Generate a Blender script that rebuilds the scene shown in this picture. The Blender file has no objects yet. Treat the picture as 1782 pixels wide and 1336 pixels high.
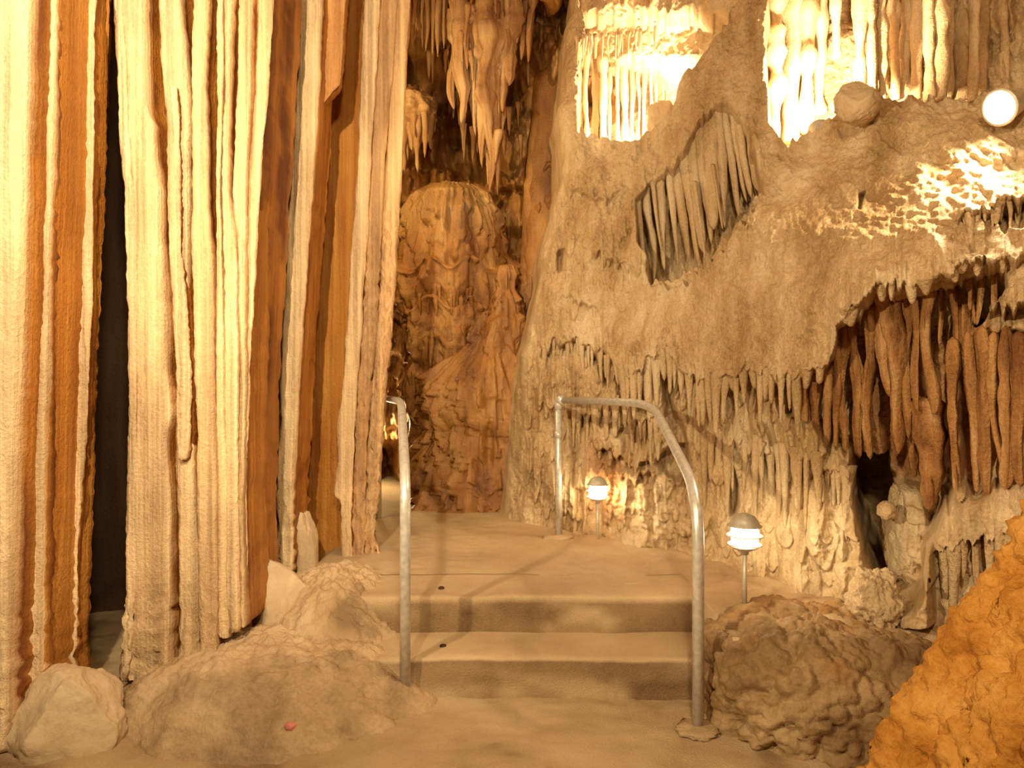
import bpy, math, random
import numpy as np
from mathutils import Vector

# ------------------------------------------------------------------ camera, world, lights, exposure
SC = bpy.context.scene
COL = SC.collection
F, CX, CY, CAMZ = 1200.0, 891.0, 668.0, 1.40          # focal length in pixels, image centre, eye height

cam_d = bpy.data.cameras.new('camera')
cam_d.sensor_width = 36.0
cam_d.lens = F / 1782.0 * 36.0
cam_d.clip_start = 0.05
cam = bpy.data.objects.new('camera', cam_d)
cam.location = (0, 0, CAMZ)
cam.rotation_euler = (math.pi / 2, 0, 0)
COL.objects.link(cam)
SC.camera = cam

W = bpy.data.worlds.new('cave_dark')
SC.world = W
W.use_nodes = True
W.node_tree.nodes['Background'].inputs[0].default_value = (1.0, 0.62, 0.30, 1)
W.node_tree.nodes['Background'].inputs[1].default_value = 0.05

SC.view_settings.view_transform = 'Standard'
SC.view_settings.look = 'None'
SC.view_settings.gamma = 1.0
SC.view_settings.exposure = 0.15
SC.view_settings.use_curve_mapping = False


def lamp(name, loc, watts, col=(1.0, 0.80, 0.49), radius=0.05, aim=None, angle=None, blend=0.6):
    kind = 'SPOT' if aim is not None else 'POINT'
    d = bpy.data.lights.new(name, kind)
    d.energy = watts
    d.color = col
    d.shadow_soft_size = radius
    o = bpy.data.objects.new(name, d)
    o.location = loc
    if aim is not None:
        d.spot_size = math.radians(angle)
        d.spot_blend = blend
        o.rotation_euler = (Vector(aim) - Vector(loc)).to_track_quat('-Z', 'Y').to_euler()
    COL.objects.link(o)
    return o


lamp('flood_light_by_entrance', (-2.0, 0.5, 2.05), 400, radius=0.05, aim=(1.5, 4.2, 1.9), angle=84, blend=0.75)
lamp('flood_light_above_draperies', (-0.75, 0.15, 3.3), 560, (1.0, 0.83, 0.55), radius=0.06, aim=(-1.65, 3.0, 2.5), angle=90, blend=0.9)
lamp('fill_light_over_path', (0.15, -0.3, 3.0), 255, radius=0.12)  # unseen fill light, added to lift floor, walls and shaded sides
lamp('flood_light_in_back_chamber', (-1.35, 5.0, 3.4), 68, (1, 0.67, 0.27), radius=0.1)
lamp('passage_light', (-1.52, 7.0, 0.95), 30, (1, 0.80, 0.45), radius=0.05)


# ------------------------------------------------------------------ numpy noise
def _h(ix, iy, iz, k):
    n = (ix.astype(np.int64) * 374761393 + iy.astype(np.int64) * 668265263 + iz.astype(np.int64) * 2147483647 + k * 1274126177) & 0xffffffff
    n = ((n ^ (n >> 13)) * 1274126177) & 0xffffffff
    n = n ^ (n >> 16)
    n = (n * 2246822519) & 0xffffffff
    n = n ^ (n >> 15)
    return (n & 0xffffff).astype(np.float64) / 0xffffff


def vnoise(x, y, z, k=0):
    x, y, z = np.broadcast_arrays(np.asarray(x, float), np.asarray(y, float), np.asarray(z, float))
    fx, fy, fz = np.floor(x), np.floor(y), np.floor(z)
    u, v, w = x - fx, y - fy, z - fz
    u = u * u * u * (u * (u * 6 - 15) + 10); v = v * v * v * (v * (v * 6 - 15) + 10); w = w * w * w * (w * (w * 6 - 15) + 10)
    ix, iy, iz = fx.astype(np.int64), fy.astype(np.int64), fz.astype(np.int64)
    r = 0
    for a in (0, 1):
        wa = u if a else 1 - u
        for b in (0, 1):
            wb = v if b else 1 - v
            r = r + wa * wb * (_h(ix + a, iy + b, iz, k) * (1 - w) + _h(ix + a, iy + b, iz + 1, k) * w)
    return r * 2 - 1


def fbm(x, y, z, octv=4, k=0, gain=0.5):
    a, f, s = 1.0, 1.0, 0
    for o in range(octv):
        s = s + a * vnoise(np.asarray(x) * f, np.asarray(y) * f, np.asarray(z) * f, k + o * 17)
        a *= gain; f *= 2.03
    return s


def worley(x, y, z, k=0):
    ix, iy, iz = np.floor(x), np.floor(y), np.floor(z)
    best = np.full(np.shape(x), 9.0)
    for a in (-1, 0, 1):
        for b in (-1, 0, 1):
            for c in (-1, 0, 1):
                jx, jy, jz = ix + a, iy + b, iz + c
                d = (jx + _h(jx, jy, jz, k) - x) ** 2 + (jy + _h(jx, jy, jz, k + 1) - y) ** 2 + (jz + _h(jx, jy, jz, k + 2) - z) ** 2
                best = np.minimum(best, d)
    return np.sqrt(best)


def dripstone(x, z, k, f, seed):
    """relief of shingled pendants: columns k per metre, about f tips per metre of height; 0..1"""
    c = x * k + 0.45 * vnoise(x * k * 0.35, z * 2.0, 0.3, seed) + 0.12 * vnoise(x * k, z * 9.0, 0.7, seed + 1)
    ci = np.floor(c); u = 2 * (c - ci) - 1
    h = _h(ci, ci * 0 + 7, ci * 0, seed); h2 = _h(ci, ci * 0 + 9, ci * 0, seed)
    q = z * f * (0.6 + 0.8 * h2) + h * 13.0 - 0.22 * u * u
    ph = q - np.floor(q)
    amp = 0.35 + 0.65 * _h(ci, np.floor(q), ci * 0, seed + 2)
    return amp * (1 - ph) ** 0.7 * sstep(0.0, 0.05, ph) * np.sqrt(np.clip(1 - u * u * 0.92, 0, 1))


def sstep(a, b, x):
    t = np.clip((x - a) / (b - a), 0, 1)
    return t * t * (3 - 2 * t)


def poly_sdf(px, py, pts):
    """signed distance in the units of the points, positive inside"""
    d = np.full(px.shape, 1e9)
    ins = np.zeros(px.shape, bool)
    n = len(pts)
    for i in range(n):
        ax, ay = pts[i]; bx, by = pts[(i + 1) % n]
        ex, ey = bx - ax, by - ay
        wx, wy = px - ax, py - ay
        t = np.clip((wx * ex + wy * ey) / (ex * ex + ey * ey + 1e-9), 0, 1)
        d = np.minimum(d, (wx - ex * t) ** 2 + (wy - ey * t) ** 2)
        c = (ay > py) != (by > py)
        xx = ax + (py - ay) * ex / (ey if abs(ey) > 1e-9 else 1e-9)
        ins ^= c & (px < xx)
    d = np.sqrt(d)
    return np.where(ins, d, -d)


def at(px, py, Y):
    """the world point at depth Y that projects to a pixel"""
    return Vector(((px - CX) / F * Y, Y, CAMZ - (py - CY) / F * Y))


# ------------------------------------------------------------------ mesh helpers
def mesh_np(name, V, Q, mat, parent=None, smooth=True, attrs=None):
    """V (n,3), Q (m,4) or (m,3) index arrays"""
    me = bpy.data.meshes.new(name)
    V = np.ascontiguousarray(V, dtype=np.float32)
    Qs = Q if isinstance(Q, (list, tuple)) else [Q]
    nl = sum(q.size for q in Qs)
    npoly = sum(len(q) for q in Qs)
    me.vertices.add(len(V)); me.vertices.foreach_set('co', V.ravel())
    me.loops.add(nl); me.polygons.add(npoly)
    idx = np.concatenate([q.ravel() for q in Qs]).astype(np.int32)
    tot = np.concatenate([np.full(len(q), q.shape[1]) for q in Qs]).astype(np.int32)
    st = np.concatenate([[0], np.cumsum(tot)[:-1]]).astype(np.int32)
    me.loops.foreach_set('vertex_index', idx)
    me.polygons.foreach_set('loop_start', st)
    me.polygons.foreach_set('loop_total', tot)
    me.polygons.foreach_set('use_smooth', np.full(npoly, smooth, bool))
    for k, a in (attrs or {}).items():
        at_ = me.attributes.new(k, 'FLOAT', 'POINT')
        at_.data.foreach_set('value', np.ascontiguousarray(a, dtype=np.float32).ravel())
    me.update(calc_edges=True)
    me.validate()
    me.materials.append(mat)
    o = bpy.data.objects.new(name, me)
    COL.objects.link(o)
    if parent is not None:
        o.parent = parent
    return o


def grid_quads(nr, nc, wrap=False):
    r = np.arange(nr - 1)[:, None]
    c = np.arange(nc if wrap else nc - 1)[None, :]
    c2 = (c + 1) % nc
    a = r * nc + c; b = r * nc + c2; d = (r + 1) * nc + c2; e = (r + 1) * nc + c
    return np.stack([a, b, d, e], -1).reshape(-1, 4)


def empty(name, loc=(0, 0, 0)):
    o = bpy.data.objects.new(name, None)
    o.location = loc
    o.empty_display_size = 0.1
    COL.objects.link(o)
    return o


def tag(o, label, cat, group=None):
    o['label'] = label; o['category'] = cat
    if group:
        o['group'] = group
    return o


def struct(o, label=None):
    o['kind'] = 'structure'
    if label:
        o['label'] = label
    return o


def under(o, parent):
    """parent without moving a mesh that is given in world coordinates"""
    o.parent = parent
    o.matrix_parent_inverse = __import__('mathutils').Matrix.Translation(-Vector(parent.location))
    return o


# ------------------------------------------------------------------ materials
def nd(nt, typ, **kw):
    n = nt.nodes.new(typ)
    for k, v in kw.items():
        setattr(n, k, v)
    return n


def rock_mat(name, c_dark, c_mid, c_pale, streak=(7, 7, 0.8), patch=1.6, grain=70.0, bump=0.25, rough=0.6, spec=0.35,
             stain=None, stain2=None, edge=None, coat=0.0, speck=0.25):
    m = bpy.data.materials.new(name)
    m.use_nodes = True
    nt = m.node_tree; L = nt.links
    b = nt.nodes['Principled BSDF']
    tc = nd(nt, 'ShaderNodeTexCoord')
    mp = nd(nt, 'ShaderNodeMapping'); mp.inputs['Scale'].default_value = streak
    L.new(tc.outputs['Object'], mp.inputs[0])
    n1 = nd(nt, 'ShaderNodeTexNoise'); n1.inputs['Scale'].default_value = 1.0; n1.inputs['Detail'].default_value = 7; n1.inputs['Roughness'].default_value = 0.6
    L.new(mp.outputs[0], n1.inputs['Vector'])
    n2 = nd(nt, 'ShaderNodeTexNoise'); n2.inputs['Scale'].default_value = patch; n2.inputs['Detail'].default_value = 5
    L.new(tc.outputs['Object'], n2.inputs['Vector'])
    n3 = nd(nt, 'ShaderNodeTexNoise'); n3.inputs['Scale'].default_value = grain; n3.inputs['Detail'].default_value = 4; n3.inputs['Roughness'].default_value = 0.65
    L.new(tc.outputs['Object'], n3.inputs['Vector'])
    add = nd(nt, 'ShaderNodeMath', operation='MULTIPLY_ADD')
    L.new(n2.outputs[0], add.inputs[0]); add.inputs[1].default_value = 0.6
    L.new(n1.outputs[0], add.inputs[2])
    add2 = nd(nt, 'ShaderNodeMath', operation='MULTIPLY_ADD')
    L.new(n3.outputs[0], add2.inputs[0]); add2.inputs[1].default_value = speck
    L.new(add.outputs[0], add2.inputs[2])
    off = nd(nt, 'ShaderNodeMath', operation='SUBTRACT')
    L.new(add2.outputs[0], off.inputs[0]); off.inputs[1].default_value = 0.30 + speck * 0.5
    r = nd(nt, 'ShaderNodeValToRGB')
    e = r.color_ramp.elements
    e[0].position = 0.30; e[0].color = (*c_dark, 1)
    e[1].position = 0.72; e[1].color = (*c_pale, 1)
    x = e.new(0.50); x.color = (*c_mid, 1)
    L.new(off.outputs[0], r.inputs[0])
    colr = r.outputs[0]
    for nm, c in (('stain', stain), ('stain2', stain2), ('edge', edge)):
        if c is None:
            continue
        a = nd(nt, 'ShaderNodeAttribute', attribute_name=nm)
        mx = nd(nt, 'ShaderNodeMix', data_type='RGBA')
        mul = nd(nt, 'ShaderNodeMix', data_type='RGBA', blend_type='MIX')
        L.new(a.outputs['Fac'], mx.inputs[0]); L.new(colr, mx.inputs[6])
        # the stain keeps the streaks
        hs = nd(nt, 'ShaderNodeMix', data_type='RGBA', blend_type='MIX')
        hs.inputs[6].default_value = (c[0] * 0.55, c[1] * 0.5, c[2] * 0.45, 1); hs.inputs[7].default_value = (min(1, c[0] * 1.2), min(1, c[1] * 1.2), min(1, c[2] * 1.2), 1)
        rm = nd(nt, 'ShaderNodeMapRange'); rm.inputs[1].default_value = 0.3; rm.inputs[2].default_value = 0.7
        L.new(off.outputs[0], rm.inputs[0]); L.new(rm.outputs[0], hs.inputs[0])
        L.new(hs.outputs[2], mx.inputs[7])
        colr = mx.outputs[2]
        nt.nodes.remove(mul)
    L.new(colr, b.inputs['Base Color'])
    b.inputs['Roughness'].default_value = rough
    b.inputs['Specular IOR Level'].default_value = spec
    if coat:
        b.inputs['Coat Weight'].default_value = coat
        b.inputs['Coat Roughness'].default_value = 0.18
    bm = nd(nt, 'ShaderNodeBump'); bm.inputs['Strength'].default_value = bump; bm.inputs['Distance'].default_value = 0.03
    hh = nd(nt, 'ShaderNodeMath', operation='MULTIPLY_ADD')
    L.new(n3.outputs[0], hh.inputs[0]); hh.inputs[1].default_value = 0.55; L.new(n1.outputs[0], hh.inputs[2])
    L.new(hh.outputs[0], bm.inputs['Height'])
    L.new(bm.outputs[0], b.inputs['Normal'])
    return m


def metal_mat(name, col, rough, metallic=1.0):
    m = bpy.data.materials.new(name); m.use_nodes = True
    nt = m.node_tree; b = nt.nodes['Principled BSDF']
    n = nd(nt, 'ShaderNodeTexNoise'); n.inputs['Scale'].default_value = 40; n.inputs['Detail'].default_value = 5
    tc = nd(nt, 'ShaderNodeTexCoord'); nt.links.new(tc.outputs['Object'], n.inputs['Vector'])
    r = nd(nt, 'ShaderNodeValToRGB'); r.color_ramp.elements[0].position = 0.3; r.color_ramp.elements[1].position = 0.7
    r.color_ramp.elements[0].color = (col[0] * 0.7, col[1] * 0.7, col[2] * 0.7, 1); r.color_ramp.elements[1].color = (*col, 1)
    nt.links.new(n.outputs[0], r.inputs[0]); nt.links.new(r.outputs[0], b.inputs['Base Color'])
    b.inputs['Metallic'].default_value = metallic; b.inputs['Roughness'].default_value = rough
    return m


def glow_mat(name, col, strength):
    m = bpy.data.materials.new(name); m.use_nodes = True
    nt = m.node_tree; b = nt.nodes['Principled BSDF']
    b.inputs['Base Color'].default_value = (0.8, 0.8, 0.75, 1)
    b.inputs['Emission Color'].default_value = (*col, 1)
    b.inputs['Emission Strength'].default_value = strength
    return m


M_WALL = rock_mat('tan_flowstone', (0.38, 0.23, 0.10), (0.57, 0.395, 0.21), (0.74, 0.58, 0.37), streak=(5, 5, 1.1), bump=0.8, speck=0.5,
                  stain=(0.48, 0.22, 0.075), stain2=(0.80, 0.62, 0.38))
M_DRIP = rock_mat('rusty_dripstone', (0.30, 0.13, 0.04), (0.52, 0.29, 0.12), (0.68, 0.47, 0.25), streak=(9, 9, 1.0), bump=0.5)
M_RUST = rock_mat('rust_brown_dripstone', (0.17, 0.062, 0.014), (0.42, 0.20, 0.062), (0.66, 0.42, 0.20), streak=(11, 11, 1.6), bump=0.8)
M_CREAM = rock_mat('cream_dripstone', (0.55, 0.36, 0.18), (0.72, 0.55, 0.33), (0.85, 0.72, 0.50), streak=(8, 8, 1.0), bump=0.4)
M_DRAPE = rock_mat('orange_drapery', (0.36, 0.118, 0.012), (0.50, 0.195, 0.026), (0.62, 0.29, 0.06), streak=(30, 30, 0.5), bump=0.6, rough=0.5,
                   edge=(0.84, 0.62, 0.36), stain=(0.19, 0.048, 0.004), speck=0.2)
M_BACK = rock_mat('brown_back_rock', (0.17, 0.055, 0.010), (0.36, 0.155, 0.032), (0.54, 0.29, 0.085), streak=(4, 4, 1.2), bump=0.6, rough=0.35, spec=0.6,
                  stain2=(0.60, 0.37, 0.14))
M_CONC = rock_mat('sandy_concrete', (0.44, 0.30, 0.165), (0.53, 0.375, 0.21), (0.60, 0.445, 0.265), streak=(2.2, 2.2, 2.2), grain=120, bump=0.5, rough=0.75, spec=0.2, speck=0.4, stain=(0.30, 0.19, 0.095))
M_MUD = rock_mat('pale_mud', (0.42, 0.28, 0.15), (0.56, 0.39, 0.22), (0.66, 0.49, 0.30), streak=(3, 3, 3), grain=60, bump=0.6, rough=0.8, spec=0.15, speck=0.4, stain=(0.42, 0.29, 0.17))
M_GREY = rock_mat('grey_tan_boulder', (0.46, 0.33, 0.19), (0.57, 0.42, 0.25), (0.66, 0.50, 0.32), streak=(3, 3, 3), grain=50, bump=0.4, rough=0.8, spec=0.15)
M_POP = rock_mat('popcorn_rock', (0.15, 0.08, 0.03), (0.28, 0.168, 0.07), (0.46, 0.31, 0.155), streak=(4, 4, 4), grain=90, bump=0.4, rough=0.7, stain=(0.40, 0.17, 0.04))
M_ORANGE = rock_mat('orange_earth', (0.36, 0.135, 0.02), (0.54, 0.245, 0.045), (0.68, 0.36, 0.09), streak=(5, 5, 5), grain=60, bump=0.7, rough=0.85, spec=0.1, speck=0.4)
M_DARK = rock_mat('shade_dark_rock', (0.05, 0.022, 0.008), (0.08, 0.036, 0.014), (0.12, 0.06, 0.025), bump=0.5, rough=0.7)  # shade of the unlit gap put into the rock colour
M_HOLE = rock_mat('dark_hole', (0.05, 0.03, 0.015), (0.06, 0.035, 0.02), (0.08, 0.05, 0.03), bump=0.1, rough=0.9, spec=0.0)
M_PINK = rock_mat('pink_pebble', (0.60, 0.18, 0.16), (0.66, 0.24, 0.20), (0.72, 0.32, 0.27), bump=0.2)
M_GALV = metal_mat('galvanised_pipe', (0.80, 0.76, 0.68), 0.36, 0.45)
M_LAMPMETAL = metal_mat('grey_lamp_metal', (0.70, 0.64, 0.52), 0.5, 0.4)
M_GLOBE = glow_mat('lamp_globe_glow', (1.0, 0.82, 0.52), 60.0)
M_LOUVRE = metal_mat('white_louvre', (0.85, 0.82, 0.74), 0.5, 0.0)
M_LENS = glow_mat('flood_lens_glow', (1.0, 0.85, 0.60), 60.0)


# ------------------------------------------------------------------ shape builders
def heightfield_tz(tg, zg, Yfun):
    T, Z = np.meshgrid(tg, zg)
    Y, attrs = Yfun(T, Z)
    V = np.stack([T * Y, Y, Z], -1).reshape(-1, 3)
    return V, attrs


class RBF:
    """smooth surface through scattered depths, given as (pixel x, pixel y, depth)"""
    def __init__(self, pts, smooth=1e-3):
        p = np.array(pts, float)
        t = (p[:, 0] - CX) / F
        z = CAMZ - (p[:, 1] - CY) / F * p[:, 2]
        self.c = np.stack([t * 4.0, z], -1)
        n = len(p)
        K = self.k(np.linalg.norm(self.c[:, None] - self.c[None], axis=-1)) + smooth * np.eye(n)
        P = np.concatenate([np.ones((n, 1)), self.c], 1)
        A = np.block([[K, P], [P.T, np.zeros((3, 3))]])
        self.w = np.linalg.solve(A, np.concatenate([p[:, 2], np.zeros(3)]))

    @staticmethod
    def k(r):
        return r

    def __call__(self, T, Z):
        n = len(self.c)
        out = self.w[n] + self.w[n + 1] * T * 4.0 + self.w[n + 2] * Z
        for i in range(n):
            out = out + self.w[i] * self.k(np.sqrt((T * 4.0 - self.c[i, 0]) ** 2 + (Z - self.c[i, 1]) ** 2))
        return out


RNG = np.random.default_rng(7)
_seed = [0]


def drip(name, p0, p1, r0, r1, mat, parent, rings=14, segs=10, flat=1.0, lump=0.18, bend=0.02, tip=True, ang=None, belly=0.0, flt=0.2, cap=False):
    """a tapering, lumpy stalactite, column or blade from p0 (top) to p1 (bottom)"""
    _seed[0] += 1
    s = _seed[0] * 3.7
    p0 = np.array(p0, float); p1 = np.array(p1, float)
    Ln = np.linalg.norm(p1 - p0)
    t = np.linspace(0, 1, rings)
    r = r0 + (r1 - r0) * t ** 0.85 + belly * r0 * np.sin(np.pi * t)
    r = r * (1 + lump * fbm(t * Ln * 9 + s, s, 0, 2, 3))
    if tip:
        r = r * np.sqrt(np.clip(1 - ((t - 0.86) / 0.14).clip(0, 1) ** 2, 0.0, 1)) + 0.0006
    if cap:
        r = r * np.sqrt(np.clip(1 - ((0.10 - t) / 0.10).clip(0, 1) ** 2, 0.02, 1))
    c = p0[None] + (p1 - p0)[None] * t[:, None]
    c[:, 0] += bend * vnoise(t * Ln * 3.1 + s, 5.5, s) * np.minimum(t * 3, 1)
    c[:, 1] += bend * vnoise(t * Ln * 3.1 + s, 9.5, s) * np.minimum(t * 3, 1)
    a = np.linspace(0, 2 * np.pi, segs, endpoint=False)
    if ang is None:
        ang = RNG.uniform(-0.5, 0.5)
    A, R = np.meshgrid(a, r)
    rib = 1 + flt * vnoise(np.cos(A) * 2.6 + s, np.sin(A) * 2.6, c[:, 2][:, None] * 1.5 + 0 * A, 5) + 0.08 * vnoise(np.cos(A) * 3 + s, np.sin(A) * 3, c[:, 2][:, None] * 22 + 0 * A, 8)
    R = R * rib
    lx = np.cos(A) * R; ly = np.sin(A) * R * flat
    ca, sa = math.cos(ang), math.sin(ang)
    X = c[:, 0][:, None] + lx * ca - ly * sa
    Yy = c[:, 1][:, None] + lx * sa + ly * ca
    Z = np.broadcast_to(c[:, 2][:, None], X.shape)
    V = np.stack([X, Yy, Z], -1).reshape(-1, 3)
    Q = grid_quads(rings, segs, True)
    nV = len(V)
    V = np.concatenate([V, c[:1], c[-1:]])
    i = np.arange(segs); j = (i + 1) % segs
    T1 = np.stack([np.full(segs, nV), j, i], -1)
    b0 = (rings - 1) * segs
    T2 = np.stack([np.full(segs, nV + 1), b0 + i, b0 + j], -1)
    return mesh_np(name, V, [Q[:, ::-1].copy(), T1[:, ::-1].copy(), T2[:, ::-1].copy()], mat, parent)


def drip_px(name, px0, py0, px1, py1, w0, w1, Y, mat, parent, Y1=None, **kw):
    Y1 = Y if Y1 is None else Y1
    return drip(name, at(px0, py0, Y), at(px1, py1, Y1), w0 * Y / F / 2, w1 * Y1 / F / 2, mat, parent, **kw)


def rock(name, c, rad, mat, parent=None, rotz=0.0, power=2.4, n=56, amp=0.12, freq=2.2, fine=0.03, cells=None, cuts=(), seed=0, pit=0.0, attrs=None):
    """a boulder: a rounded box, knocked into facets and roughened; cells = (scale, depth) for knobbly coral-like lumps"""
    u = np.linspace(0, np.pi, n); v = np.linspace(0, 2 * np.pi, 2 * n, endpoint=False)
    U, Vv = np.meshgrid(u, v, indexing='ij')
    d = np.stack([np.sin(U) * np.cos(Vv), np.sin(U) * np.sin(Vv), np.cos(U)], -1)
    k = (np.abs(d) ** power).sum(-1) ** (-1.0 / power)
    P = d * k[..., None]
    for (nx, ny, nz, o) in cuts:
        q = np.array([nx, ny, nz], float); q /= np.linalg.norm(q)
        e = P @ q - o
        P = P - np.where(e > 0, e, 0)[..., None] * q * 0.93
    s = seed * 11.3
    g = 1 + amp * fbm(P[..., 0] * freq + s, P[..., 1] * freq, P[..., 2] * freq, 4, seed) + fine * fbm(P[..., 0] * freq * 7 + s, P[..., 1] * freq * 7, P[..., 2] * freq * 7, 3, seed + 5)
    P = P * g[..., None] * np.array(rad)
    if cells:
        for (sc, dep) in cells:
            w = worley(P[..., 0] * sc + s, P[..., 1] * sc, P[..., 2] * sc, seed)
            b = np.sqrt(np.clip(1 - (w / 0.85) ** 2, 0, 1)) - 0.5
            P = P + d * (b * dep)[..., None]
    if pit:
        P = P - d * (pit * np.clip(fbm(P[..., 0] * 30 + s, P[..., 1] * 30, P[..., 2] * 30, 2, seed + 9), 0, 1))[..., None]
    cz, sz = math.cos(rotz), math.sin(rotz)
    X = P[..., 0] * cz - P[..., 1] * sz + c[0]; Y = P[..., 0] * sz + P[..., 1] * cz + c[1]
    V = np.stack([X, Y, P[..., 2] + c[2]], -1)
    at_ = {k2: f(V).ravel() for k2, f in (attrs or {}).items()}
    Vf = V.reshape(-1, 3)
    Q = grid_quads(n, 2 * n, True)
    return mesh_np(name, Vf, Q[:, ::-1].copy(), mat, parent, attrs=at_)


def tube(name, pts, r, mat, parent=None, segs=16, fillet=0.12, fr=8, caps=True):
    """a pipe through the points with rounded bends"""
    P = [Vector(p) for p in pts]
    path = [P[0]]
    for i in range(1, len(P) - 1):
        a, b, c = P[i - 1], P[i], P[i + 1]
        d = min(fillet, (a - b).length * 0.45, (c - b).length * 0.45)
        s = b + (a - b).normalized() * d; e = b + (c - b).normalized() * d
        for k in range(fr + 1):
            t = k / fr
            path.append(s * (1 - t) ** 2 + b * 2 * t * (1 - t) + e * t * t)
    path.append(P[-1])
    tang = []
    for i in range(len(path)):
        a = path[max(0, i - 1)]; b = path[min(len(path) - 1, i + 1)]
        tang.append((b - a).normalized())
    ref = Vector((1, 0, 0)) if abs(tang[0].x) < 0.8 else Vector((0, 1, 0))
    V = []
    for p, t in zip(path, tang):
        n = (ref - t * ref.dot(t)).normalized(); bb = t.cross(n)
        ref = n
        for k in range(segs):
            a = 2 * math.pi * k / segs
            V.append(p + n * (r * math.cos(a)) + bb * (r * math.sin(a)))
    n = len(path)
    Q = grid_quads(n, segs, True)
    fs = [Q]
    V += [path[0], path[-1]]
    i = np.arange(segs); j = (i + 1) % segs
    fs.append(np.stack([np.full(segs, n * segs), j, i], -1)); fs.append(np.stack([np.full(segs, n * segs + 1), (n - 1) * segs + i, (n - 1) * segs + j], -1))
    return mesh_np(name, np.array([tuple(v) for v in V]), fs, mat, parent)


def lathe(name, prof, mat, loc, parent=None, segs=32):
    pr = np.array(prof, float)
    a = np.linspace(0, 2 * np.pi, segs, endpoint=False)
    X = pr[:, 0][:, None] * np.cos(a) + loc[0]; Y = pr[:, 0][:, None] * np.sin(a) + loc[1]
    Z = np.broadcast_to(pr[:, 1][:, None] + loc[2], X.shape)
    return mesh_np(name, np.stack([X, Y, Z], -1).reshape(-1, 3), grid_quads(len(pr), segs, True), mat, parent)


def interp(rows, y):
    r = sorted(rows)
    ys = [q[0] for q in r]
    return [np.interp(y, ys, [q[k] for q in r]) for k in range(1, len(r[0]))]


def fold(name, rows, Y, deep, mat, parent, skew=0.0, n=150, seg=9, rag=0.006, pop=0.004, popz=0.45, jag=0.0, seed=None, stain=None, edge_w=1.0, round_=0.5, flank_stain=0.35, edge_amt=0.85):
    """one sheet of a drapery: front edge follows rows (pixel y, left, right) at depth Y, runs back by deep metres.
    Section is a U: back left, left flank, rounded front edge, right flank, back right."""
    if seed is None:
        _seed[0] += 1; seed = _seed[0]
    ys = np.linspace(min(r[0] for r in rows), max(r[0] for r in rows), n)
    Lp, Rp = interp(rows, ys)[:2]
    z = CAMZ - (ys - CY) / F * Y
    xl = (Lp - CX) / F * Y; xr = (Rp - CX) / F * Y
    sx = seed * 7.13
    w = xr - xl
    nl = 0.55 * rag * fbm(z * 6 + sx, 0.3, 0, 3, seed) + 0.0016 * fbm(z * 60 + sx, 0.3, 0, 2, seed) + jag * np.round(2.5 * vnoise(z * 9 + sx, 3.3, 0, seed)) / 2.5
    nr = 0.55 * rag * fbm(z * 6 + sx, 8.3, 0, 3, seed) + 0.0016 * fbm(z * 60 + sx, 8.3, 0, 2, seed) + jag * np.round(2.5 * vnoise(z * 9 + sx, 6.3, 0, seed)) / 2.5
    xl = xl + nl * np.minimum(1, w / 0.03); xr = xr + nr * np.minimum(1, w / 0.03)
    nb = 7
    us = []                         # (lateral 0..1, depth, edge)
    for k in range(nb):
        f = 1 - k / nb
        us.append((0.0, f, 0.0, -1))
    for k in range(seg):
        a = k / (seg - 1)
        us.append((a, -1, 1.0, 0))
    for k in range(nb):
        f = (k + 1) / nb
        us.append((1.0, f, 0.0, 1))
    cols = []
    E = []
    for (a, f, e, side) in us:
        x = xl + (xr - xl) * a
        hw = (xr - xl) * 0.5
        if side == 0:
            q = abs(2 * a - 1)
            dy = hw * round_ * 0.6 * (1 - np.sqrt(np.clip(1 - q ** 4, 0, 1)))
            y = Y + dy
        else:
            y = Y + hw * round_ * 0.6 + f * deep
            x = x + skew * f * deep
        y = y + 0 * z
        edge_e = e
        # fine relief
        amp = 0.0022 + pop * sstep(popz + 0.25, popz - 0.25, z)
        disp = amp * fbm(x * 60 + sx, y * 60, z * 55, 3, seed + 2, 0.6) + 0.005 * fbm(x * 45 + sx, y * 45, z * 2.2, 3, seed + 3) - 0.006 * np.abs(vnoise(x * 95 + sx, y * 40, z * 0.9, seed + 4)) + 0.0012 * vnoise(sx, x * 8, z * 130, seed + 5)
        y = y + disp * 1.3
        x = x + disp * (side if side else 0.3)
        cols.append(np.stack([x, y, z], -1))
        E.append(np.full(n, edge_e * edge_amt))  # pale fronts: fresh calcite, with the lit side painted in
    V = np.stack(cols, 1)            # n, nc, 3
    nc = V.shape[1]
    E = np.stack(E, 1)
    S = np.zeros_like(E)
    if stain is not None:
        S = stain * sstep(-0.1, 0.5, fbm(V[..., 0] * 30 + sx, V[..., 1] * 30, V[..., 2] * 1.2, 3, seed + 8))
    fl_ = np.array([0.0 if u[3] == 0 else (1.0 if u[1] < 0.16 else flank_stain) for u in us])[None, :]  # rusty flanks with shade painted in; front rim coloured for red translucency
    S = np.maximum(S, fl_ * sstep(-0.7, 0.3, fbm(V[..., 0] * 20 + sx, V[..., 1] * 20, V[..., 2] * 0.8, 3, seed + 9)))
    Q = grid_quads(n, nc)
    # closing bottom cap
    base = (n - 1) * nc
    cap = []
    h = nc // 2
    capq = np.array([[base + i, base + i + 1, base + nc - 2 - i, base + nc - 1 - i] for i in range(h - 1)])
    return mesh_np(name, V.reshape(-1, 3), [Q, capq], mat, parent, attrs={'edge': E, 'stain': S})


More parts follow.
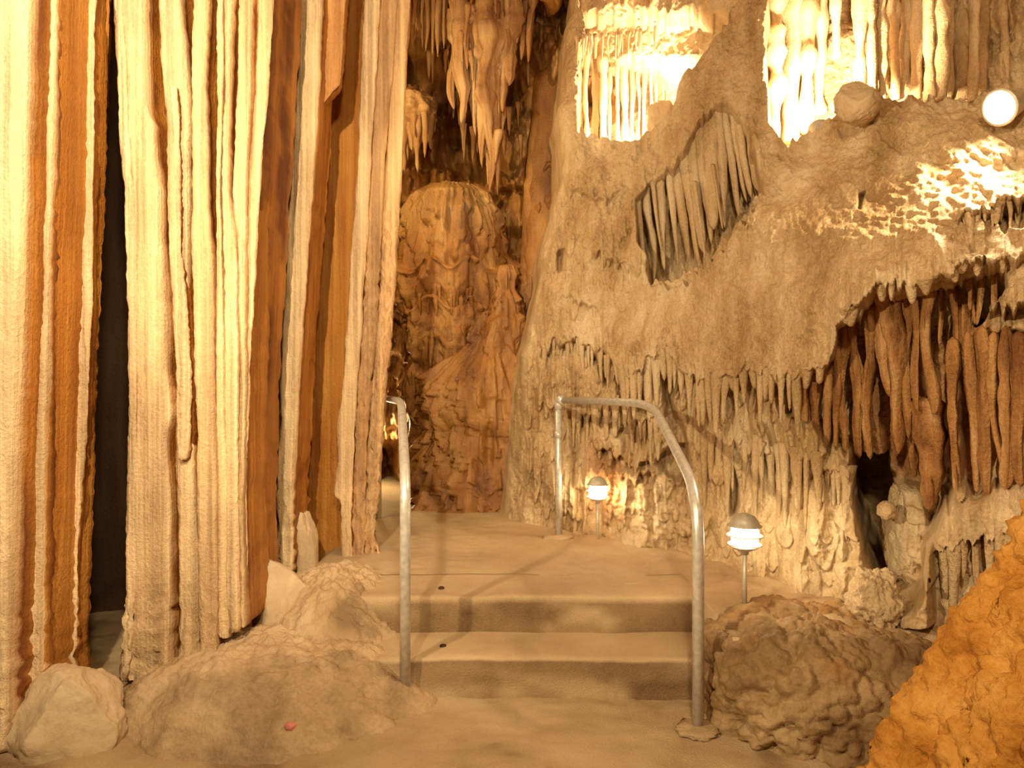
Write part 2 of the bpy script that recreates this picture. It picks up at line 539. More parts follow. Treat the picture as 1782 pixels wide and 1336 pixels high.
# ================================================================== SETTING
# ---------------------------------------------------------------- floor (lower path)
def build_floor():
    xs = np.linspace(-3.4, 3.4, 300); ys = np.concatenate([np.linspace(-1.5, 1.8, 60), np.linspace(1.82, 4.9, 280)])
    X, Y = np.meshgrid(xs, ys)
    Z = 0.012 * fbm(X * 2, Y * 2, 0, 4, 1) + 0.004 * fbm(X * 14, Y * 14, 0, 3, 2)
    # the path dips slightly between the banks
    Z += 0.05 * sstep(1.3, 2.3, np.abs(X - 0.1))
    st = 0.7 * sstep(0.3, 0.7, fbm(X * 3, Y * 3, 2, 3, 4))
    V = np.stack([X, Y, Z], -1).reshape(-1, 3)
    o = mesh_np('floor', V, grid_quads(len(ys), len(xs)), M_CONC, attrs={'stain': st.ravel()})
    struct(o, 'sandy concrete path in front of the steps')
    return o


build_floor()


def build_landing():
    xs = np.linspace(-3.2, 2.6, 260); ys = np.concatenate([np.linspace(2.85, 5.6, 190), np.linspace(5.65, 9.0, 50)])
    X, Y = np.meshgrid(xs, ys)
    # left of x=0.87 the landing begins behind the upper step; right of it the bank comes forward
    front = np.where(X > 0.90, 2.86, 3.62)
    Yc = np.maximum(Y, front)
    Z = 0.350 + 0.007 * fbm(X * 2.2, Yc * 2.2, 0, 4, 21) + 0.003 * fbm(X * 16, Yc * 16, 0, 3, 22)
    edge = sstep(0.80, 1.15, X - 0.9 * (4.3 - Yc).clip(-1, 0.4) * 0.0 - 0.0)
    Z = Z + 0.03 * sstep(0.95, 1.4, X) * (0.6 + fbm(X * 5, Yc * 5, 3, 3, 25)) * sstep(4.3, 3.6, Yc)
    Z = np.where(Y < front + 1e-6, -0.02, Z)
    Z = np.where((X < -1.15) & (Yc < 4.6), -0.06, Z)
    bank = sstep(0.0, 0.35, X - (0.45 + (4.55 - Yc) * 0.62))      # rough cement edging beside the wall
    Z = Z + bank * (0.012 + 0.016 * np.round(2 * fbm(X * 7, Yc * 7, 0, 2, 27)) / 2) * sstep(3.2, 3.7, Yc)
    st = 0.8 * sstep(0.1, 0.5, fbm(X * 3, Yc * 3, 2, 3, 4)) * bank
    V = np.stack([X, Yc, Z], -1).reshape(-1, 3)
    o = mesh_np('floor_landing', V, grid_quads(len(ys), len(xs)), M_CONC, attrs={'stain': st.ravel()})
    struct(o, 'sandy concrete landing above the two steps')


build_landing()


# ---------------------------------------------------------------- right wall
WALL_PTS = [
    # base line
    (860, 908, 5.5), (885, 905, 5.3), (980, 915, 4.95), (1100, 945, 4.45), (1200, 968, 4.2), (1300, 1010, 3.72), (1400, 1045, 3.4), (1480, 1060, 3.22),
    (1560, 1085, 3.02), (1650, 1100, 2.75), (1782, 1110, 2.5), (1950, 1120, 2.25),
    # knee height
    (890, 800, 5.25), (980, 800, 4.88), (1100, 800, 4.46), (1250, 800, 3.95), (1400, 800, 3.45), (1480, 820, 3.2), (1600, 830, 2.95), (1700, 860, 2.72), (1782, 880, 2.5),
    # big belly of flowstone
    (915, 640, 5.2), (1000, 640, 4.8), (1100, 630, 4.42), (1250, 620, 3.88), (1380, 600, 3.42), (1500, 500, 3.04), (1620, 440, 2.80), (1782, 400, 2.52), (1950, 400, 2.2),
    # upper slope of the belly
    (945, 450, 5.2), (1050, 470, 4.75), (1140, 500, 4.42), (1230, 470, 4.08), (1300, 400, 3.80), (1400, 380, 3.50), (1500, 340, 3.28), (1600, 300, 3.10), (1700, 290, 2.92), (1782, 290, 2.78), (1950, 290, 2.45),
    # lip of the ledges
    (985, 310, 5.15), (1050, 280, 5.05), (1110, 250, 4.90), (1170, 200, 4.65), (1240, 200, 4.30), (1320, 260, 4.00), (1400, 250, 3.75), (1500, 215, 3.52), (1600, 195, 3.32), (1700, 195, 3.12), (1782, 200, 2.98), (1950, 200, 2.6),
    # above
    (990, 120, 5.3), (1000, 0, 5.4), (1100, 100, 5.1), (1200, 100, 4.6), (1260, 60, 4.35), (1310, 0, 4.2), (1310, 120, 4.15), (1400, 80, 3.95), (1500, 60, 3.75), (1650, 60, 3.5), (1782, 60, 3.2), (1950, 60, 2.8),
    (1000, -150, 5.4), (1200, -150, 4.7), (1400, -150, 4.0), (1600, -150, 3.6), (1800, -150, 3.2),
]
WALL_RBF = RBF(WALL_PTS)
EDGE = [(-400, 1040), (0, 1000), (60, 988), (200, 975), (300, 980), (330, 972), (400, 955), (480, 942), (560, 930), (640, 912), (700, 902), (800, 892), (880, 878), (960, 868)]


def pix(T, Z, Y):
    return CX + F * T, CY - F * (Z - CAMZ) / Y


RECESS = []          # (polygon, extra depth, softness, wobble)
# hollow with hanging drapes on the far shoulder
RECESS.append(([(1108, 345), (1150, 300), (1175, 300), (1235, 190), (1262, 185), (1300, 215), (1325, 330), (1290, 375), (1222, 455), (1195, 475), (1135, 485), (1112, 430)], 0.50, 9, 7))
# bright bay above the far ledge
RECESS.append(([(1012, 40), (1006, -10), (960, -60), (960, -300), (1290, -300), (1288, -5), (1262, 40), (1240, 72), (1210, 112), (1178, 140), (1166, 195), (1130, 222), (1085, 242), (1040, 232), (1008, 225)], 0.95, 8, 6))
# bright bay behind the big ledge
RECESS.append(([(1335, -300), (2100, -300), (2100, 150), (1782, 160), (1680, 165), (1560, 160), (1470, 185), (1400, 225), (1370, 245), (1345, 225), (1335, 120)], 0.75, 9, 6))
# fringe under the belly at the right
RECESS.append(([(1383, 668), (1425, 655), (1452, 625), (1462, 570), (1500, 545), (1520, 512), (1560, 522), (1600, 508), (1650, 490), (1700, 470), (1745, 462), (1752, 500), (1715, 545), (1672, 590), (1650, 650),
                (1655, 760), (1662, 862), (1640, 905), (1615, 960), (1610, 1040), (1560, 1075), (1530, 1060), (1500, 985), (1486, 880), (1480, 790), (1440, 780), (1415, 740), (1392, 720)], 0.42, 8, 7))
RECESS.append(([(1486, 796), (1530, 806), (1552, 800), (1556, 860), (1572, 960), (1580, 1045), (1556, 1066), (1530, 1050), (1506, 985), (1490, 880)], 1.0, 10, 5))
RECESS.append(([(1676, 600), (1720, 585), (1810, 570), (1810, 838), (1745, 848), (1700, 862), (1672, 850), (1668, 740)], 0.16, 12, 6))
# small hollows in the middle of the wall
RECESS.append(([(1030, 622), (1050, 612), (1068, 630), (1064, 668), (1052, 672)], 0.16, 8, 5))
RECESS.append(([(1142, 605), (1156, 610), (1182, 650), (1172, 690), (1196, 770), (1210, 830), (1190, 838), (1160, 760), (1152, 690)], 0.18, 9, 6))
RECESS.append(([(1140, 800), (1168, 782), (1196, 770), (1204, 828), (1175, 838), (1150, 832)], 0.25, 9, 5))
RECESS.append(([(1262, 800), (1274, 795), (1286, 850), (1282, 905), (1270, 905)], 0.20, 6, 4))
RECESS.append(([(970, 440), (984, 430), (980, 470), (972, 472)], 0.12, 6, 4))
RECESS.append(([(1085, 392), (1100, 380), (1096, 450), (1072, 462), (1066, 440)], 0.07, 10, 5))
RECESS.append(([(1366, 655), (1384, 662), (1388, 730), (1372, 720)], 0.14, 6, 4))
RECESS.append(([(1720, 365), (1782, 350), (1790, 395), (1730, 398)], 0.10, 10, 8))
RECESS.append(([(1495, 330), (1504, 325), (1498, 362), (1492, 362)], 0.10, 5, 3))
# rough under-wall behind the small lamp
RECESS.append(([(1008, 850), (1060, 830), (1130, 825), (1205, 838), (1206, 965), (1140, 955), (1040, 930), (1006, 922)], 0.13, 10, 8))


# drip edges: polyline, how far the rock above stands proud, how far it is cut back below, height of both in pixels
LIPS = [
    ([(935, 612), (985, 592), (1030, 606), (1062, 640), (1085, 655)], 0.06, 0.10, 50, 70),
    ([(1070, 660), (1100, 652), (1140, 615), (1165, 620), (1205, 660), (1250, 655), (1290, 640), (1340, 652), (1388, 668)], 0.09, 0.14, 70, 90),
    ([(975, 515), (1010, 528), (1045, 540)], 0.02, 0.05, 30, 30),
    ([(1030, 438), (1060, 452), (1098, 462)], 0.04, 0.06, 40, 40),
    ([(960, 700), (1010, 725), (1060, 705), (1120, 740), (1160, 755)], 0.04, 0.08, 40, 60),
    ([(1030, 775), (1075, 795), (1110, 806), (1150, 800)], 0.06, 0.10, 60, 40),
    ([(1215, 740), (1260, 770), (1330, 790), (1400, 800), (1480, 830)], 0.03, 0.06, 60, 80),
    ([(1380, 664), (1440, 640), (1465, 562), (1520, 510), (1600, 505), (1700, 468), (1800, 455)], 0.10, 0.0, 60, 60),
    ([(1625, 965), (1690, 940), (1800, 925)], 0.06, 0.05, 60, 90),
    ([(1660, 395), (1720, 365), (1800, 350)], 0.05, 0.06, 40, 40),
    ([(1660, 560), (1720, 540), (1800, 530)], 0.06, 0.08, 40, 80),
    ([(1330, 330), (1300, 385), (1225, 470), (1190, 490), (1120, 500)], -0.05, -0.04, 30, 30),
    ([(985, 330), (1040, 345), (1100, 330)], 0.03, 0.04, 30, 40),
]


def lip_relief(px, py, T):
    out = np.zeros_like(px)
    for li, (pl, a, b, ha, hb) in enumerate(LIPS):
        xs = [q[0] for q in pl]
        if xs[0] > xs[-1]:
            pl = pl[::-1]; xs = [q[0] for q in pl]
        ly = np.interp(px, xs, [q[1] for q in pl])
        ly = ly + 16 * vnoise(px / 9.0, li * 3.3, 0.5, 210 + li) + 9 * vnoise(px / 4.2, li * 3.3, 0.5, 230 + li)
        inx = sstep(xs[0] - 12, xs[0] + 25, px) * sstep(xs[-1] + 12, xs[-1] - 25, px)
        d = py - ly                            # positive below the lip
        up = np.exp(-np.clip(-d, 0, None) / ha) * sstep(5, -2, d)
        dn = np.exp(-np.clip(d, 0, None) / hb) * sstep(-2, 5, d)
        out = out + inx * (-a * up + b * dn)
    return out


def wall_right_depth(T, Z):
    Y = WALL_RBF(T, Z)
    px, py = pix(T, Z, Y)
    wob1 = vnoise(px / 28, py / 40, 0.5, 3); wob2 = vnoise(px / 9, py / 22, 4.5, 4)
    wx = wob1 + 0.6 * wob2; wy = vnoise(px / 24, py / 50, 8.5, 5) + 0.9 * vnoise(px / 7, py / 60, 2.5, 6)
    front = np.ones_like(Y)
    D = np.zeros_like(Y)
    for (pg, dep, soft, wb) in RECESS:
        s = poly_sdf(px + wx * wb, py + wy * wb * 1.6, pg)
        m = sstep(-soft * 0.5, soft, s)
        D = np.maximum(D, dep * m)
    bay = sstep(-4, 8, poly_sdf(px, py, [(960, -300), (1300, -300), (1300, 120), (1178, 140), (1166, 195), (1085, 242), (1008, 225)]))
    shelf = 0.55 * sstep(66, 56, py + 9 * wx + 0.10 * (px - 1100)) + 0.25 * sstep(8, -4, py + 9 * wy) 
    D = D - bay * np.minimum(shelf, D)
    X0 = T * Y
    # --- flutes: vertical dripping ridges, strength by area
    flm = np.full(Y.shape, 0.25)
    def area(pg, soft, val):
        nonlocal flm
        m = sstep(-soft, soft, poly_sdf(px, py, pg))
        flm = flm * (1 - m) + val * m
    area([(935, 560), (1080, 600), (1200, 640), (1380, 670), (1500, 760), (1500, 1060), (1200, 960), (890, 900)], 30, 1.15)
    area([(1690, 350), (1900, 330), (1900, 560), (1600, 560), (1640, 470)], 30, 0.8)
    area([(1460, 260), (1780, 240), (1780, 320), (1500, 340)], 25, 0.6)
    area([(1290, 640), (1500, 660), (1500, 1070), (1270, 1000)], 25, 1.5)
    area([(1620, 850), (1800, 830), (1800, 1120), (1600, 1100)], 30, 1.3)
    area([(1100, 200), (1330, 190), (1330, 460), (1110, 480)], 25, 0.8)
    area([(960, 300), (1100, 320), (1130, 480), (950, 600)], 30, 0.7)
    area([(1540, -300), (2000, -300), (2000, 180), (1540, 180)], 15, 1.9)
    warp = 0.03 * fbm(X0 * 3, Z * 2.2, 1.0, 3, 30)
    fl = np.abs(vnoise((X0 + warp) * 17, Z * 1.5, Y * 0.6, 31)) * 0.055 + np.abs(vnoise((X0 + warp) * 34, Z * 2.8, Y * 0.6, 32)) * 0.028
    fine = 0.010 * vnoise((X0 + warp) * 60, Z * 7, 0, 33)
    Y2 = Y + D + lip_relief(px, py, T) + (fl - 0.035 + fine) * flm
    pen = 0.065 * dripstone(X0, Z, 13, 2.2, 61) + 0.04 * dripstone(X0 + 0.03, Z, 27, 4.0, 62)
    Y2 = Y2 - (pen - 0.045) * np.clip(flm - 0.12, 0, 1.2)
    # --- big soft lumps and crusty grain
    Y2 = Y2 + 0.06 * fbm(X0 * 2.4, Z * 2.0, 0, 3, 40) + 0.014 * fbm(X0 * 13, Z * 8, 0, 3, 41) + 0.009 * fbm(X0 * 50, Z * 36, 0, 3, 42)
    # little drip cups on the smooth belly
    cup = np.clip(vnoise(X0 * 20, Z * 7, 0, 50) - 0.35, 0, 1) * np.clip(vnoise(X0 * 3, Z * 3, 0, 51) + 0.3, 0, 1)
    Y2 = Y2 + 0.05 * cup * sstep(0.6, 0.2, flm)
    # rough crust on the under-wall
    rm = sstep(-8, 14, poly_sdf(px, py, [(1060, 838), (1205, 838), (1206, 975), (1040, 950)]))
    w = worley(X0 * 26, Y * 3, Z * 26, 60)
    Y2 = Y2 + rm * 0.05 * (w - 0.5)
    rm2 = sstep(-8, 14, poly_sdf(px, py, [(1560, 860), (1620, 870), (1625, 1090), (1560, 1090), (1570, 960)]))
    Y2 = Y2 - rm2 * (0.16 + 0.05 * (0.5 - w))
    # free left end turns away into the back chamber
    ex = np.interp(py, [e[0] for e in EDGE], [e[1] for e in EDGE]) + 5 * wx
    tk = np.clip((ex - px) / 26.0, 0, 3)
    Y2 = Y2 + 1.1 * tk ** 1.6 + 0.10 * np.clip(1 - (px - ex) / 25, 0, 1) ** 2
    st = sstep(0, 30, poly_sdf(px + 12 * wx, py + 12 * wy, [(1470, 560), (1560, 525), (1640, 530), (1760, 560), (1800, 560), (1800, 780), (1690, 860), (1600, 880), (1490, 800)])) * 0.85
    st = np.maximum(st, 0.6 * sstep(0, 40, poly_sdf(px, py, [(1000, 740), (1120, 780), (1100, 930), (1000, 920)])))
    st2 = sstep(0, 40, poly_sdf(px, py, [(1270, 850), (1480, 830), (1500, 1060), (1270, 1000)])) * 0.7
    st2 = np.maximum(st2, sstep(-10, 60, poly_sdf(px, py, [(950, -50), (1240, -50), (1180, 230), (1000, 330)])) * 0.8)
    st2 = np.maximum(st2, sstep(0, 40, poly_sdf(px, py, [(1640, 870), (1800, 850), (1800, 1130), (1620, 1100)])) * 0.6)
    return Y2, {'stain': st, 'stain2': st2}


def build_wall_right():
    tg = np.concatenate([np.linspace((838 - CX) / F, (1800 - CX) / F, 640), np.linspace((1806 - CX) / F, 1.15, 50)])
    zg = np.linspace(0.20, 4.75, 640)
    V, attrs = heightfield_tz(tg, zg, wall_right_depth)
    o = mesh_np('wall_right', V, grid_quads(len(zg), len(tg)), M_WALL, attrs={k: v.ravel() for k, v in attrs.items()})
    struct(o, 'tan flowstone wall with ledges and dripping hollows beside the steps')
    return o


WALL_R = build_wall_right()


# ---------------------------------------------------------------- wall behind the draperies, back wall, ceiling
def build_wall_left():
    ys = np.linspace(-0.5, 6.3, 120); zs = np.linspace(-0.05, 5.2, 90)
    Y, Z = np.meshgrid(ys, zs)
    X = -3.0 + 1.45 * sstep(3.7, 4.6, Y) - 0.75 * sstep(5.8, 6.3, Y) + 0.16 * fbm(Y * 1.1, Z * 0.5, 0, 4, 70) + 0.03 * fbm(Y * 9, Z * 1.2, 0, 3, 71)  # inward turn added to block back-chamber light from the gap
    V = np.stack([X, Y, Z], -1).reshape(-1, 3)
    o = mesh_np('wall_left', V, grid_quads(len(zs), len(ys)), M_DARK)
    struct(o, 'cave wall behind the hanging draperies, coloured dark for shade')


build_wall_left()

BACK_RBF = RBF([(500, 900, 7.6), (660, 880, 7.6), (760, 870, 7.0), (880, 870, 6.2), (960, 870, 5.9), (500, 600, 7.8), (700, 600, 7.2), (800, 600, 7.0), (900, 600, 6.4), (980, 600, 6.2),
                (500, 300, 7.4), (700, 300, 7.2), (800, 300, 7.2), (900, 300, 6.9), (960, 300, 6.3), (1010, 300, 6.2), (700, 100, 6.9), (800, 120, 7.1), (900, 120, 6.7), (990, 120, 6.2), (1100, 100, 6.3), (1250, 100, 6.3),
                (700, -100, 6.4), (850, -100, 6.4), (1000, -100, 5.9), (1250, -100, 5.9), (500, -100, 6.8), (720, -300, 5.8), (1000, -300, 5.6)])


def back_depth(T, Z):
    Y = BACK_RBF(T, Z)
    px, py = pix(T, Z, Y)
    X = T * Y
    w = fbm(X * 2, Z * 2, 0, 3, 80)
    # tiers of rock with drips under each
    tier = (Z * 1.9 + 0.5 * w) % 1.0
    Y = Y - 0.20 * sstep(0.0, 0.18, tier) * sstep(1.0, 0.55, tier)
    fl = np.abs(vnoise((X + 0.05 * w) * 12, Z * 1.4, 0, 81)) * 0.14 + np.abs(vnoise((X + 0.05 * w) * 26, Z * 2.5, 0, 82)) * 0.06
    Y = Y - 0.16 * dripstone(X, Z, 7, 1.6, 85) - 0.08 * dripstone(X, Z, 15, 3.0, 86)
    Y = Y + fl + 0.16 * fbm(X * 1.7, Z * 1.7, 3, 4, 83) + 0.02 * fbm(X * 20, Z * 14, 3, 3, 84)
    # dark openings
    for pg, dep in (([(705, 90), (770, 80), (790, 150), (770, 200), (710, 190)], 0.5), ([(765, 210), (840, 205), (850, 330), (790, 320), (765, 290)], 0.6), ([(880, 130), (960, 110), (955, 200), (880, 210)], 0.3),
                    ([(640, 770), (700, 770), (700, 860), (640, 860)], 0.5)):
        Y = Y + dep * sstep(-10, 25, poly_sdf(px + 10 * w, py, pg))
    st2 = sstep(0, 30, poly_sdf(px, py, [(630, 690), (705, 690), (705, 775), (630, 775)])) + 0.5 * sstep(0.1, 0.8, w)  # pale passage rock, with the lamp glow put into its colour
    return Y, {'stain2': np.clip(st2, 0, 1)}


def build_wall_back():
    tg = np.linspace((430 - CX) / F, (1330 - CX) / F, 400)
    zg = np.linspace(0.25, 6.2, 430)
    V, attrs = heightfield_tz(tg, zg, back_depth)
    o = mesh_np('wall_back', V, grid_quads(len(zg), len(tg)), M_BACK, attrs={k: v.ravel() for k, v in attrs.items()})
    struct(o, 'brown dripstone wall at the back of the chamber')
    return o


WALL_B = build_wall_back()


def build_ceiling():
    xs = np.linspace(-3.2, 3.4, 220); ys = np.linspace(-0.6, 7.6, 260)
    X, Y = np.meshgrid(xs, ys)
    Z = 4.95 + 0.10 * (Y - 4) + 0.22 * fbm(X * 0.9, Y * 0.9, 0, 4, 90) + 0.05 * fbm(X * 6, Y * 6, 0, 3, 91)
    # the roof sinks in steps over the far ledge
    Z = Z - 0.06 * np.abs(vnoise(X * 9, Y * 9, 0, 95)) - 0.45 * sstep(0.0, 0.7, X) * sstep(4.6, 5.6, Y) - 0.25 * sstep(0.1, 0.3, vnoise(X * 1.2, Y * 1.2, 0, 93)) * sstep(5.0, 5.6, Y)
    V = np.stack([X, Y, Z], -1).reshape(-1, 3)
    o = mesh_np('ceiling', V, grid_quads(len(ys), len(xs))[:, ::-1].copy(), M_BACK)
    struct(o, 'rock roof of the cave with stalactites')
    return o


CEIL = build_ceiling()


# ================================================================== STEPS
def build_steps():
    root = empty('concrete_steps', (0.1, 3.07, 0))
    tag(root, 'two low sandy concrete steps between the pipe handrails', 'steps')

    def step(x0, x1, y0, y1, z1, seed):
        xs = np.linspace(x0, x1, 170)
        # section: bottom front, up the riser, rounded nosing, back along the tread, down
        sec = [(y0, -0.02)] + [(y0 + 0.004 * math.sin(k), z1 * k / 9) for k in range(1, 9)] + [(y0 + 0.004, z1 - 0.008), (y0 + 0.012, z1 - 0.001)] + [(y0 + 0.02 + (y1 - y0 - 0.02) * k / 14, z1) for k in range(1, 15)] + [(y1, -0.02)]
        S = np.array(sec)
        X = np.repeat(xs[None], len(S), 0); Yv = np.repeat(S[:, 0][:, None], len(xs), 1); Zv = np.repeat(S[:, 1][:, None], len(xs), 1)
        n = fbm(X * 5, Yv * 9, Zv * 9, 4, seed)
        Yv = Yv + 0.006 * n + 0.012 * fbm(X * 1.3, 0, seed, 2, seed); Zv = Zv + 0.005 * fbm(X * 4, Yv * 6, seed, 4, seed + 3)
        st = 0.95 * (S[:, 1] < z1 - 0.012)[:, None] * sstep(-0.9, 0.2, fbm(X * 3, Yv, Zv * 6, 3, seed + 9))
        return mesh_np('step', np.stack([X, Yv, Zv], -1).reshape(-1, 3), grid_quads(len(S), len(xs)), M_CONC, None, attrs={'stain': st.ravel()})

    s1 = under(step(-0.80, 0.93, 3.07, 3.50, 0.175, 101), root)
    s2 = under(step(-0.80, 0.93, 3.40, 3.80, 0.352, 111), root)

    def hole(px, py, z, r, par):
        Y = (CAMZ - z) * F / (py - CY)
        c = ((px - CX) / F * Y, Y, z)
        o = lathe('drain_hole', [(0.0, 0.006), (r * 0.8, 0.0065), (r, 0.004), (r * 1.05, -0.02)], M_HOLE, c, None, 16)
        o['label'] = 'small dark round hole in the tread'
        o.parent = par
        return o
    hole(771, 1124, 0.177, 0.016, s1)
    hole(768, 1023, 0.354, 0.015, s2)


build_steps()


# ================================================================== HANDRAILS
def build_rails():
    r = 0.0235
    a = (0.756, 2.80, -0.02)
    root = empty('handrail', (0.756, 2.80, 0.0))
    tag(root, 'bent galvanised pipe handrail on the right of the steps, standing on two posts', 'handrail', 'pipe handrails by the steps')
    p1 = (0.756, 2.80, 0.955); p2 = (0.79, 3.88, 1.292); p3 = (0.318, 4.72, 1.292)
    under(tube('rail_pipe', [a, p1, p2, p3], r, M_GALV, None, 20, 0.22, 12), root)
    under(tube('post', [(0.318, 4.72, 0.33), (0.318, 4.72, 1.27)], r * 0.98, M_GALV, None, 18), root)
    e = under(tube('elbow_fitting', [(0.318, 4.72, 1.225), (0.318, 4.72, 1.292), (0.350, 4.664, 1.292)], r * 1.28, M_GALV, None, 18, 0.03, 6), root)
    under(tube('post_collar', [(0.318, 4.72, 1.03), (0.318, 4.72, 1.075)], r * 1.14, M_GALV, None, 18), root)
    for c, rr in (((0.756, 2.80, 0.0), 0.085), ((0.318, 4.72, 0.352), 0.10)):
        o = rock('cement_footing', (c[0], c[1], c[2]), (rr, rr * 0.9, 0.018), M_CONC, None, n=14, amp=0.25, freq=3, seed=5)
        under(o, root)
    root2 = empty('handrail', (-0.467, 3.016, 0.0))
    tag(root2, 'bent galvanised pipe handrail on the left of the steps, running behind the drapery', 'handrail', 'pipe handrails by the steps')
    under(tube('rail_pipe', [(-0.467, 3.016, -0.02), (-0.467, 3.016, 1.0), (-0.655, 4.08, 1.296), (-1.06, 5.45, 1.296)], r, M_GALV, None, 20, 0.16, 12), root2)
    under(tube('post', [(-1.045, 5.40, 0.33), (-1.045, 5.40, 1.28)], r * 0.98, M_GALV, None, 18), root2)
    under(rock('cement_footing', (-0.467, 3.016, 0.0), (0.11, 0.09, 0.02), M_CONC, None, n=14, amp=0.25, freq=3, seed=8), root2)


build_rails()


# ================================================================== PATH LAMPS
def path_lamp(loc, h, s, label):
    root = empty('path_lamp', loc)
    tag(root, label, 'lamp', 'mushroom path lamps beside the steps')
    x, y, z = loc
    top = h
    P = lambda o: under(o, root)
    P(lathe('stem', [(0.0, -0.03), (0.0105, -0.03), (0.0105, top - 0.175 * s), (0.0, top - 0.175 * s)], M_LAMPMETAL, loc, None, 16))
    P(lathe('socket_cup', [(0.0, top - 0.195 * s), (0.016 * s, top - 0.195 * s), (0.02 * s, top - 0.18 * s), (0.055 * s, top - 0.165 * s), (0.062 * s, top - 0.157 * s), (0.0, top - 0.157 * s)], M_LAMPMETAL, loc, None, 24))
    P(lathe('globe', [(0.0, top - 0.158 * s), (0.050 * s, top - 0.158 * s), (0.062 * s, top - 0.13 * s), (0.064 * s, top - 0.09 * s), (0.056 * s, top - 0.052 * s), (0.0, top - 0.048 * s)], M_GLOBE, loc, None, 24))
    P(lathe('dome_cap', [(0.0, top), (0.02 * s, top - 0.002 * s), (0.045 * s, top - 0.014 * s), (0.062 * s, top - 0.034 * s), (0.068 * s, top - 0.052 * s), (0.080 * s, top - 0.058 * s), (0.080 * s, top - 0.061 * s), (0.066 * s, top - 0.056 * s), (0.045 * s, top - 0.024 * s), (0.0, top - 0.012 * s)], M_LAMPMETAL, loc, None, 32))
    for k, (zz, rr) in enumerate(((0.104, 0.087), (0.146, 0.080))):
        P(lathe('louvre_ring', [(0.063 * s, top - (zz - 0.008) * s), (rr * s, top - zz * s), (rr * s, top - (zz + 0.003) * s), (0.063 * s, top - (zz - 0.004) * s), (0.063 * s, top - (zz - 0.008) * s)], M_LOUVRE, loc, None, 32))
    return root


path_lamp((1.10, 3.26, 0.352), 0.438, 1.0, 'larger mushroom path lamp in front, on the bank right of the steps')
path_lamp((0.575, 4.63, 0.355), 0.425, 0.93, 'smaller mushroom path lamp far back, by the crusty rock under the wall')


# ================================================================== LEFT DRAPERIES
def drapery(label, loc):
    r = empty('stone_drapery', loc)
    tag(r, label, 'drapery', 'hanging stone draperies on the left')
    return r


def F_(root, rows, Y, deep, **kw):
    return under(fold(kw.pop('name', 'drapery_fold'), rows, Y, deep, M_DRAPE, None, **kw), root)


# curtain at the frame's left edge: two sheets, plus an unseen one that blocks light
d1 = drapery('leftmost overlit stone curtain at the picture edge, wide cream face', (-1.95, 2.55, 0))
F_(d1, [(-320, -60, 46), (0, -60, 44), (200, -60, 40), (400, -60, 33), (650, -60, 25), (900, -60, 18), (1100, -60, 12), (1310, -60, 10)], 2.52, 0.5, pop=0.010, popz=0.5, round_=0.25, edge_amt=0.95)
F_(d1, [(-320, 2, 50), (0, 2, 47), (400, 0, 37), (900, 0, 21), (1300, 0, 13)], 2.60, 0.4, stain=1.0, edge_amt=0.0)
F_(d1, [(-320, -900, -66), (0, -900, -70), (1320, -900, -90)], 2.45, 0.3, seg=24, round_=0.08, edge_amt=0.7)  # unseen sheet outside the frame, added to keep light off the wall behind
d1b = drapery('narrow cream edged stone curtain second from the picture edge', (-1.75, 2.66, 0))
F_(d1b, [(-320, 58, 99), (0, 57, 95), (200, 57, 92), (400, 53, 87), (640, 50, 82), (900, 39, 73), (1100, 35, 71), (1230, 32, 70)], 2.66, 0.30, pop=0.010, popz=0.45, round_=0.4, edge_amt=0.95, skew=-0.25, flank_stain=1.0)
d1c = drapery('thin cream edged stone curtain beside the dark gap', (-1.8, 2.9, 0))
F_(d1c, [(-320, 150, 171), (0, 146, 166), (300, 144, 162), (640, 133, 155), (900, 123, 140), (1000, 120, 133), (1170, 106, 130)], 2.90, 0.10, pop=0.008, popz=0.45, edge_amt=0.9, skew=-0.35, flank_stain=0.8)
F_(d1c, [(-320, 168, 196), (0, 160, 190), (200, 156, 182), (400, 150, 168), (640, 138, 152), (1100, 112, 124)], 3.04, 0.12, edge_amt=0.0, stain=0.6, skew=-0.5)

# the broad fluted column
d2 = drapery('broad fluted drapery column with many cream folds, narrowing downwards', (-1.5, 3.1, 0))
rows2 = {
    'a': [(-320, 180, 240), (0, 197, 247), (180, 205, 254), (215, 206, 266), (270, 210, 268), (330, 216, 276), (420, 219, 276), (500, 221, 285), (640, 222, 288), (720, 222, 296), (760, 222, 286), (900, 221, 293), (1030, 219, 292), (1100, 214, 292), (1185, 208, 290)],
    'b': [(-320, 270, 322), (0, 275, 313), (120, 280, 322), (200, 286, 326), (330, 290, 326), (500, 298, 328), (640, 304, 331), (760, 303, 333), (900, 309, 341), (1100, 311, 344), (1170, 312, 344)],
    'c': [(-320, 338, 366), (0, 336, 360), (150, 333, 356), (330, 331, 360), (500, 335, 368), (640, 338, 371), (900, 345, 376), (1100, 347, 377), (1165, 348, 377)],
    'd': [(-320, 376, 392), (0, 374, 388), (200, 378, 387), (330, 376, 384), (480, 374, 388), (640, 374, 392), (900, 378, 396), (1110, 378, 398)],
    'e': [(-320, 394, 412), (0, 390, 404), (150, 391, 401), (330, 386, 396), (420, 388, 410), (640, 392, 414), (900, 393, 412), (1100, 396, 416)],
    'f': [(-320, 424, 452), (0, 417, 440), (150, 413, 435), (330, 404, 428), (640, 408, 426), (900, 408, 422), (1090, 412, 428)],
    'g': [(-320, 456, 490), (0, 447, 476), (150, 440, 466), (330, 430, 452), (500, 426, 444), (640, 421, 436), (900, 414, 428), (990, 416, 432), (1060, 418, 433)],
}
F_(d2, rows2['a'], 3.02, 0.42, pop=0.012, popz=0.5, jag=0.004, round_=0.22, edge_amt=0.9, skew=0.12)
